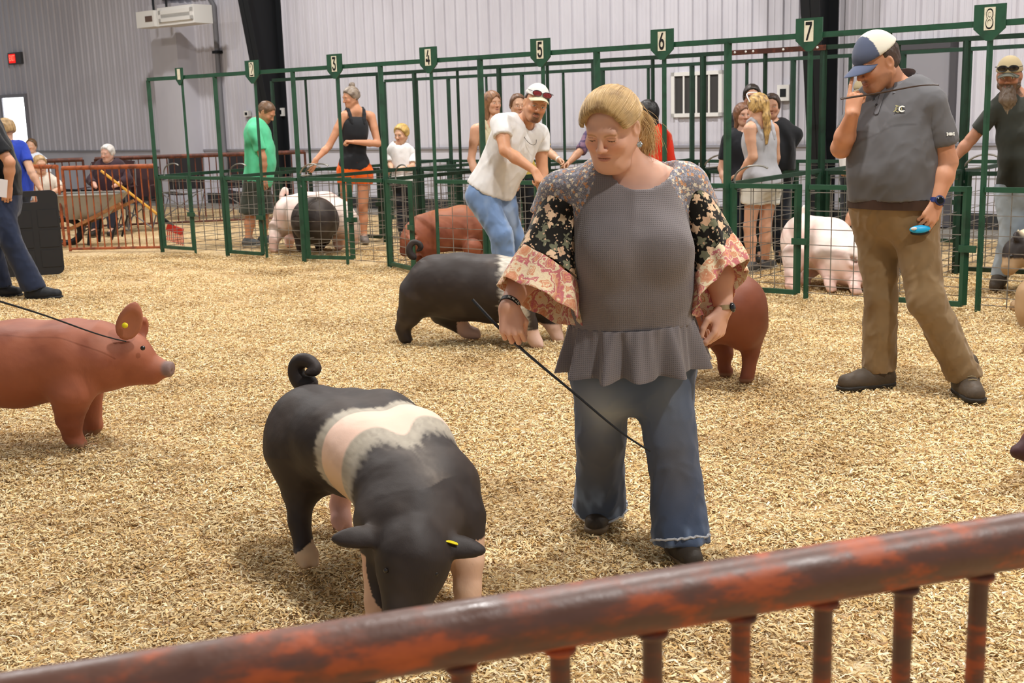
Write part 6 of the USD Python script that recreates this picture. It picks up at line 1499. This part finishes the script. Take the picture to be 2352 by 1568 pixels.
FB = Field(); Xh = lambda a, b, c: H1.c + H1.hh / .23 * (np.array([a, b, c]) @ H1.M)
FB.chain([Xh(0, .05, -.085), Xh(0, .075, -.16), Xh(-.005, .07, -.25), Xh(-.01, .05, -.335)], [.055, .06, .045, .012], k=.03).rc(Xh(-.05, .02, -.06), Xh(.05, .02, -.06), .03, .03, .03)
Vb, Tb = FB.mesh(.007); q_ = fbm(Vb * np.array([70, 70, 14]), 3, 2); Vb, Tb = displace((Vb, Tb), .022 * (q_ - .5)); H1.t.part("beard", (Vb, Tb), hair_m, True, mixc(np.tile(srgb("5a4735"), (len(Vb), 1)), srgb("9a8a72"), sstep(-Vb[:, 2], -Xh(0, 0, -.12)[2], -Xh(0, 0, -.3)[2]) * .8 * q_))
# people glimpsed behind the man in the grey polo
p = standing("person in tan cap and black top behind the man in grey polo", 12.2, 1980, 212, 1.68, srgb("b98a6a"), yaw=-40, arms=dict(ela=(1948, 345, -.05), wra=(1936, 380, -.2), sha=(1955, 290, 0)))
p.body(.016, .009, brow=srgb("5a4030")).shirt(srgb("202124"), .8, -.1, .018, .07, h=.016, name="t_shirt").trousers(srgb("20242c"), .98, .02, h=.016).shoes(srgb("2a2a2a"), h=.016).hair(srgb("6a5038"), low=-.05, line=.0, slope=.2, h=.011); p.cap(srgb("9a8a6a"), srgb("8a7a5a"), up=.04, h=.01)
cp = Thing("paper_cup", "white paper cup held up left of the man in grey polo", "cup", at_y(1935, 395, 11.95))
cp.part("cup", xf(lathe([(.0, -.06), (.028, -.06), (.04, .06), (.037, .06), (.026, -.05)], 20), t=at_y(1936, 378, 11.92)), mat("cup_white", srgb("e2dfdc"), .6), 40)
p = Person("person in green T-shirt bending to the white pig behind the man in khaki trousers", 10.3,
    dict(head=(2030, 400, 0), neck=(2020, 420, 0), sha=(1992, 440, -.1), shb=(2040, 432, .15), pel=(2075, 470, .1), hipa=(2068, 490, 0), hipb=(2080, 490, .2), kna=(2040, 560, -.05), knb=(2055, 560, .2), ana=(2060, 620, 0), anb=(2075, 615, .25), ela=(1958, 490, -.15), wra=(1945, 520, -.2), elb=(2030, 500, .15), wrb=(1995, 520, .1)), .95, MAN, srgb("c98f68"))
p.arms().legs(.9).head(-70, 30, 0, hh=.22).body(.016).shirt(srgb("2e9a52"), .85, -.05, .018, .07, h=.016, name="t_shirt").trousers(srgb("2c3038"), .95, .02, h=.016).shoes(srgb("3a3a3a"), h=.016).hair(srgb("4a3426"), low=-.06, line=.02, slope=.5, h=.011)
# man in black shirt and jeans at the left edge, with the sorting board
K1 = Person("man in black T-shirt and dark blue jeans beside the black sorting board", 10.3,
    dict(head=(-62, 225, .0), neck=(-45, 262, .0), sha=(-40, 290, -.22), shb=(-20, 288, .22), pel=(-2, 455, 0), hipa=(-6, 470, -.12), hipb=(6, 470, .12), kna=(28, 560, -.16), knb=(-18, 575, .12), ana=(78, 655, -.1), anb=(2, 665, .1), toea=(130, 675, -.1), toeb=(40, 682, .1),
         ela=(22, 372, -.26), wra=(20, 430, -.2), elb=(0, 372, .26), wrb=(0, 440, .3)), 1.06, STOUT, srgb("c48a66"))
K1.arms().legs(1.0).head(70, 5, 0, hh=.24).hand("a", img(-.2, 1), img(.3, 0, 1), thumb=1, curl=.8)
K1.body(.016, .009).shirt(srgb("131418"), .78, -.0, .02, .07, h=.014, name="t_shirt", sl=.08).trousers(srgb("252d42"), .985, .026, .02, h=.013, name="jeans", top=.03).shoes(srgb("1f2126"), 1.1, h=.012, sole=srgb("17181a")).hair(srgb("3a2a20"), low=-.05, line=.03, slope=.5, h=.012)
pc_ = at_y(4, 432, 9.95); K1.t.part("folded_paper", xf((lambda b: (b[0] @ np.array([[.98, 0, -.17], [0, 1, 0], [.17, 0, .98]]), b[1]))(box((-.045, -.003, -.075), (.045, .003, .075))), t=pc_), mat("paper_white", srgb("d6d2d4"), .8), label="white folded paper in the back pocket")
# sorting board
b0, b1 = ground(32, 640), ground(150, 632); bu = unit(b1 - b0); bw = np.linalg.norm(b1 - b0); bn = np.cross(bu, [0, 0, 1.0])
from shapely.geometry import Polygon, box as sbox
shp = sbox(-.25, 0, bw, .84).buffer(-.07).buffer(.07).difference(sbox(bw - .36, .74, bw - .2, .775).buffer(.012))
tb = trimesh.creation.extrude_polygon(shp, .035, engine="earcut"); v = np.array(tb.vertices)
sb = Thing("sorting_board", "large black plastic sorting board with a handle slot, held by the man in black", "sorting board", [b0[0], b0[1], 0])
Bv = lambda x, z, y: b0 + np.outer(x, bu) + np.outer(z, [0, 0, 1.0]) + np.outer(y, bn)
board_m = mat("board_black", srgb("202022"), .55, spec=.4)
sb.part("panel", (Bv(v[:, 0], v[:, 1] + .02, v[:, 2]), np.array(tb.faces)), board_m)
for i in range(3):
    for j in range(3):
        bx = box((-.2 + i * .24, .1 + j * .2, .034), (-.02 + i * .24, .27 + j * .2, .041)); sb.part("raised_panel", (Bv(bx[0][:, 0], bx[0][:, 1], bx[0][:, 2]), bx[1]), board_m)
p = standing("person with fair hair in royal blue shirt walking behind the man in black", 12.4, 12, 298, 1.62, srgb("c99878"), yaw=70, back=True, levels=STOUT, arms=dict(ela=(72, 395, -.15), wra=(92, 432, -.2), sha=(50, 338, 0)))
p.body(.016, .01).shirt(srgb("2a42a8"), .6, -.12, .018, .07, h=.015, name="blue_shirt").trousers(srgb("23262e"), .98, .02, h=.016).shoes(srgb("2a2a2a"), h=.016).hair(srgb("b39468"), low=-.06, line=.02, slope=.5, h=.011)
p = standing("person in white top standing in the bright open doorway", 19.5, 72, 335, 1.55, srgb("c99878"), yaw=0, size=.9)
p.body(.02, .012).shirt(srgb("d5dbe6"), .7, -.1, .016, .07, h=.02, name="white_top").trousers(srgb("8fa3c4"), .98, .015, h=.02).shoes(srgb("3a3a3a"), h=.02).hair(srgb("6a5038"), low=-.06, line=.02, slope=.5, h=.014)
# seated people by the rail
def seated(label, Y, hx, hy, skin, size=1.0, levels=STOUT, yaw=-20, pitch=8, seat=.45):
    top = at_y(hx, hy, Y); c = np.array([top[0], Y, 0]); p = Person.__new__(Person); p.Y0, p.size, p.levels, p.skin = Y, size, levels, skin
    rx = np.array([1.0, 0, 0]); up = lambda x, y, z: c + np.array([x, y, z]); h0 = top[2]
    J = dict(head=top, neck=up(.0, .04, h0 - .17), sha=up(-.19, .05, h0 - .26), shb=up(.19, .05, h0 - .26), pel=up(0, .1, seat + .1), hipa=up(-.1, .06, seat + .08), hipb=up(.1, .06, seat + .08), kna=up(-.12, -.38, seat + .06), knb=up(.12, -.38, seat + .06), ana=up(-.12, -.42, .085), anb=up(.12, -.42, .085),
             ela=up(-.25, -.02, seat + .28), wra=up(-.12, -.25, seat + .2), elb=up(.25, -.02, seat + .28), wrb=up(.12, -.25, seat + .2))
    p.J = J; p.t = Thing("person", label, "person", [c[0], c[1], 0]); p.right = rx; p.F = Field(); p.hboxes = []; p.c = None
    p.fwd = torso(p.F, J["pel"], J["neck"], rx, levels); p.arms(.95).legs(.95).head(yaw, pitch, 0, hh=.23)
    return p
p = seated("white-haired old man in dark maroon jacket sitting on a chair behind the orange gate", 16.5, 247, 352, srgb("c99780"))
p.body(.016, .009, brow=srgb("c9c4be"), lips="a86a60").shirt(srgb("33222a"), 1.5, -.08, .025, .07, h=.015, name="jacket", sl=.075).trousers(srgb("2a2c38"), .98, .02, h=.016).shoes(srgb("2a2622"), h=.016).hair(srgb("cfcbc6"), low=-.05, line=.03, slope=.5, h=.01, color2=srgb("a8a4a0"))
p = seated("fair-haired person in cream top sitting low behind the railing near the doorway", 15.9, 92, 378, srgb("c99878"), size=.9, levels=WOMAN, yaw=40, seat=.38)
p.body(.018, .01).shirt(srgb("c8beb0"), .8, -.08, .018, .07, h=.016, name="cream_top").trousers(srgb("5a4a3a"), .98, .02, h=.016).shoes(srgb("3a3a3a"), h=.016).hair(srgb("b8976a"), low=-.07, line=.03, slope=.5, h=.011)

# ------------------------------------------------------------------ wheelbarrow, rake, chairs
wbm = mat("grey_barrow_tray", srgb("8f8d86"), .5, .2, vary=(6, srgb("7a6a58"), .5, .72)); wood_m = mat("weathered_wood", srgb("9a6a40"), .7, vary=(12, srgb("6e4a2e"), .45, .7))
wy = 15.0; wc_ = lambda x, y, dy=0.0: at_y(x, y, wy + dy)
wb = Thing("wheelbarrow", "grey metal wheelbarrow with wooden handles behind the orange gate", "wheelbarrow", [*wc_(215, 560)[:2], 0])
L0, L1_ = wc_(130, 447), wc_(280, 450); zt = L0[2]
c_ = (L0 + L1_) / 2; hl = np.linalg.norm(L1_ - L0) / 2; dx = np.array([1.0, 0, 0]); dy = np.array([0, 1.0, 0])
rim = [(-hl, -.32), (hl, -.3), (hl, .3), (-hl, .32)]; bot = [(-hl * .55, -.2), (hl * .35, -.2), (hl * .35, .2), (-hl * .55, .2)]
Vt_ = np.array([[c_[0] + x, c_[1] + y, zt] for x, y in rim] + [[c_[0] + x, c_[1] + y, zt - .3] for x, y in bot]); Ft = [[4, 5, 6], [4, 6, 7]]
for i in range(4): j = (i + 1) % 4; Ft += [[i, j, 4 + j], [i, 4 + j, 4 + i]]
wb.part("tray", shell(Vt_, np.array(Ft), .006), wbm)
wb.part("rim", tube(np.vstack([Vt_[:4], Vt_[:1]]), .014, 8), wbm, 40)
for s_ in (-.2, .2):
    wb.part("handle", bar([c_[0] - hl * .5, c_[1] + s_, zt - .42], [c_[0] + hl * 1.15, c_[1] + s_ * 1.35, zt - .12], .04), wood_m)
    wb.part("leg", bar([c_[0] + .05, c_[1] + s_, zt - .34], [c_[0] + .0, c_[1] + s_, .0], .03, .03, (0, 1, 0)), g_steel)
    wb.part("brace", bar([c_[0] + .4, c_[1] + s_, zt - .3], [c_[0] + .3, c_[1] + s_, .06], .022, .022, (0, 1, 0)), g_steel)
wb.part("cross_bar", bar([c_[0] + .02, c_[1] - .2, .16], [c_[0] + .02, c_[1] + .2, .16], .02), g_steel)
wr_ = .2; wb.part("wheel", tube([[c_[0] - hl * .85 + wr_ * math.cos(a), c_[1], wr_ + wr_ * .78 * math.sin(a) - .03] for a in np.linspace(0, 2 * PI, 30)], .045, 10, False), g_black, 40)
rk_y = 14.35; r0_, r1_ = at_y(232, 392, rk_y), at_y(398, 520, rk_y - .05)
rkt = Thing("rake", "yellow-handled rake with a red plastic head leaning by the green gate", "rake", [r1_[0], r1_[1], 0])
rkt.part("handle", tube([r0_, r0_ * .1 + r1_ * .9], .016, 8), mat("yellow_handle", srgb("d8a03a"), .5), 40)
rkt.part("ferrule", tube([r0_ * .14 + r1_ * .86, r1_], .022, 8), g_black, 40)
red_m = mat("red_plastic", srgb("c8382a"), .45)
ra_, rb_ = at_y(384, 520, rk_y - .05), at_y(420, 533, rk_y - .05)
rkt.part("head", bar(ra_, rb_, .05, .08), red_m)
for i in range(9):
    q = ra_ + (rb_ - ra_) * i / 8; rkt.part("tine", tube([q, q + [0, -.02, -.09], [q[0], q[1] - .05, max(q[2] - .16, .02)]], .007, 5), red_m)
chair_m = mat("dark_chair_fabric", srgb("1d191b"), .85); tube_m = mat("grey_chair_tube", srgb("6f6c6c"), .4, .5)
def camp_chair(label, px, py, Y, m=chair_m, w=.56, seat=.42, top=.92):
    g = at_y(px, py, Y); t = Thing("folding_chair", label, "chair", [g[0], g[1], 0]); B = np.array([g[0], g[1], 0]); Q = lambda x, y, z: B + np.array([x, y, z])
    def sheet(f): 
        A, C_ = np.meshgrid(np.linspace(-1, 1, 9), np.linspace(0, 1, 7), indexing="ij"); return shell(np.array([f(a, b) for a, b in zip(A.ravel(), C_.ravel())]), grid_faces(9, 7), .008)
    t.part("seat", sheet(lambda a, b: Q(a * w * .45, -.22 + .44 * b, seat - .04 * (1 - a * a))), m)
    t.part("backrest", sheet(lambda a, b: Q(a * w * .5, .22 + .08 * b + .05 * (1 - a * a), seat + .02 + (top - seat) * b + .02 * (1 - a * a) * b)), m)
    for s_ in (-1, 1):
        t.part("armrest", sheet(lambda a, b: Q(s_ * w * .52 + a * .03, -.24 + .48 * b, seat + .2)), m)
        t.part("back_post", tube([Q(s_ * w * .5, .18, .02), Q(s_ * w * .5, .3, top)], .012, 6), tube_m)
        t.part("front_post", tube([Q(s_ * w * .5, -.24, .02), Q(s_ * w * .5, -.24, seat + .19)], .012, 6), tube_m)
        t.part("cross_leg", tube([Q(s_ * w * .5, -.24, .03), Q(-s_ * w * .5, -.2, seat - .02)], .01, 6), tube_m)
        t.part("side_brace", tube([Q(s_ * w * .5, -.24, .03), Q(s_ * w * .5, .24, seat)], .01, 6), tube_m)
    return t
camp_chair("black folding camp chair by the wall between the blank and second signs", 424, 480, 18.7)
camp_chair("black folding camp chair by the wall, half hidden by the man in green", 560, 480, 18.6)
camp_chair("dark maroon folding chair on which the old man sits", 252, 470, 16.62, mat("maroon_chair_fabric", srgb("3a2426"), .85), .62, .43, .95)
camp_chair("dark maroon folding chair standing empty right of the old man", 318, 470, 16.9, mat("maroon_chair_fabric", srgb("3a2426"), .85), .5, .43, .85)
stick("show_stick", "long thin black show stick pointing at the red pig from the left edge", [at_y(-160, 640, 5.0), at_y(0, 692, 5.05), at_y(120, 730, 5.1), at_y(215, 764, 5.12), at_y(290, 784, 5.14)], .006, .0028, black_stick)
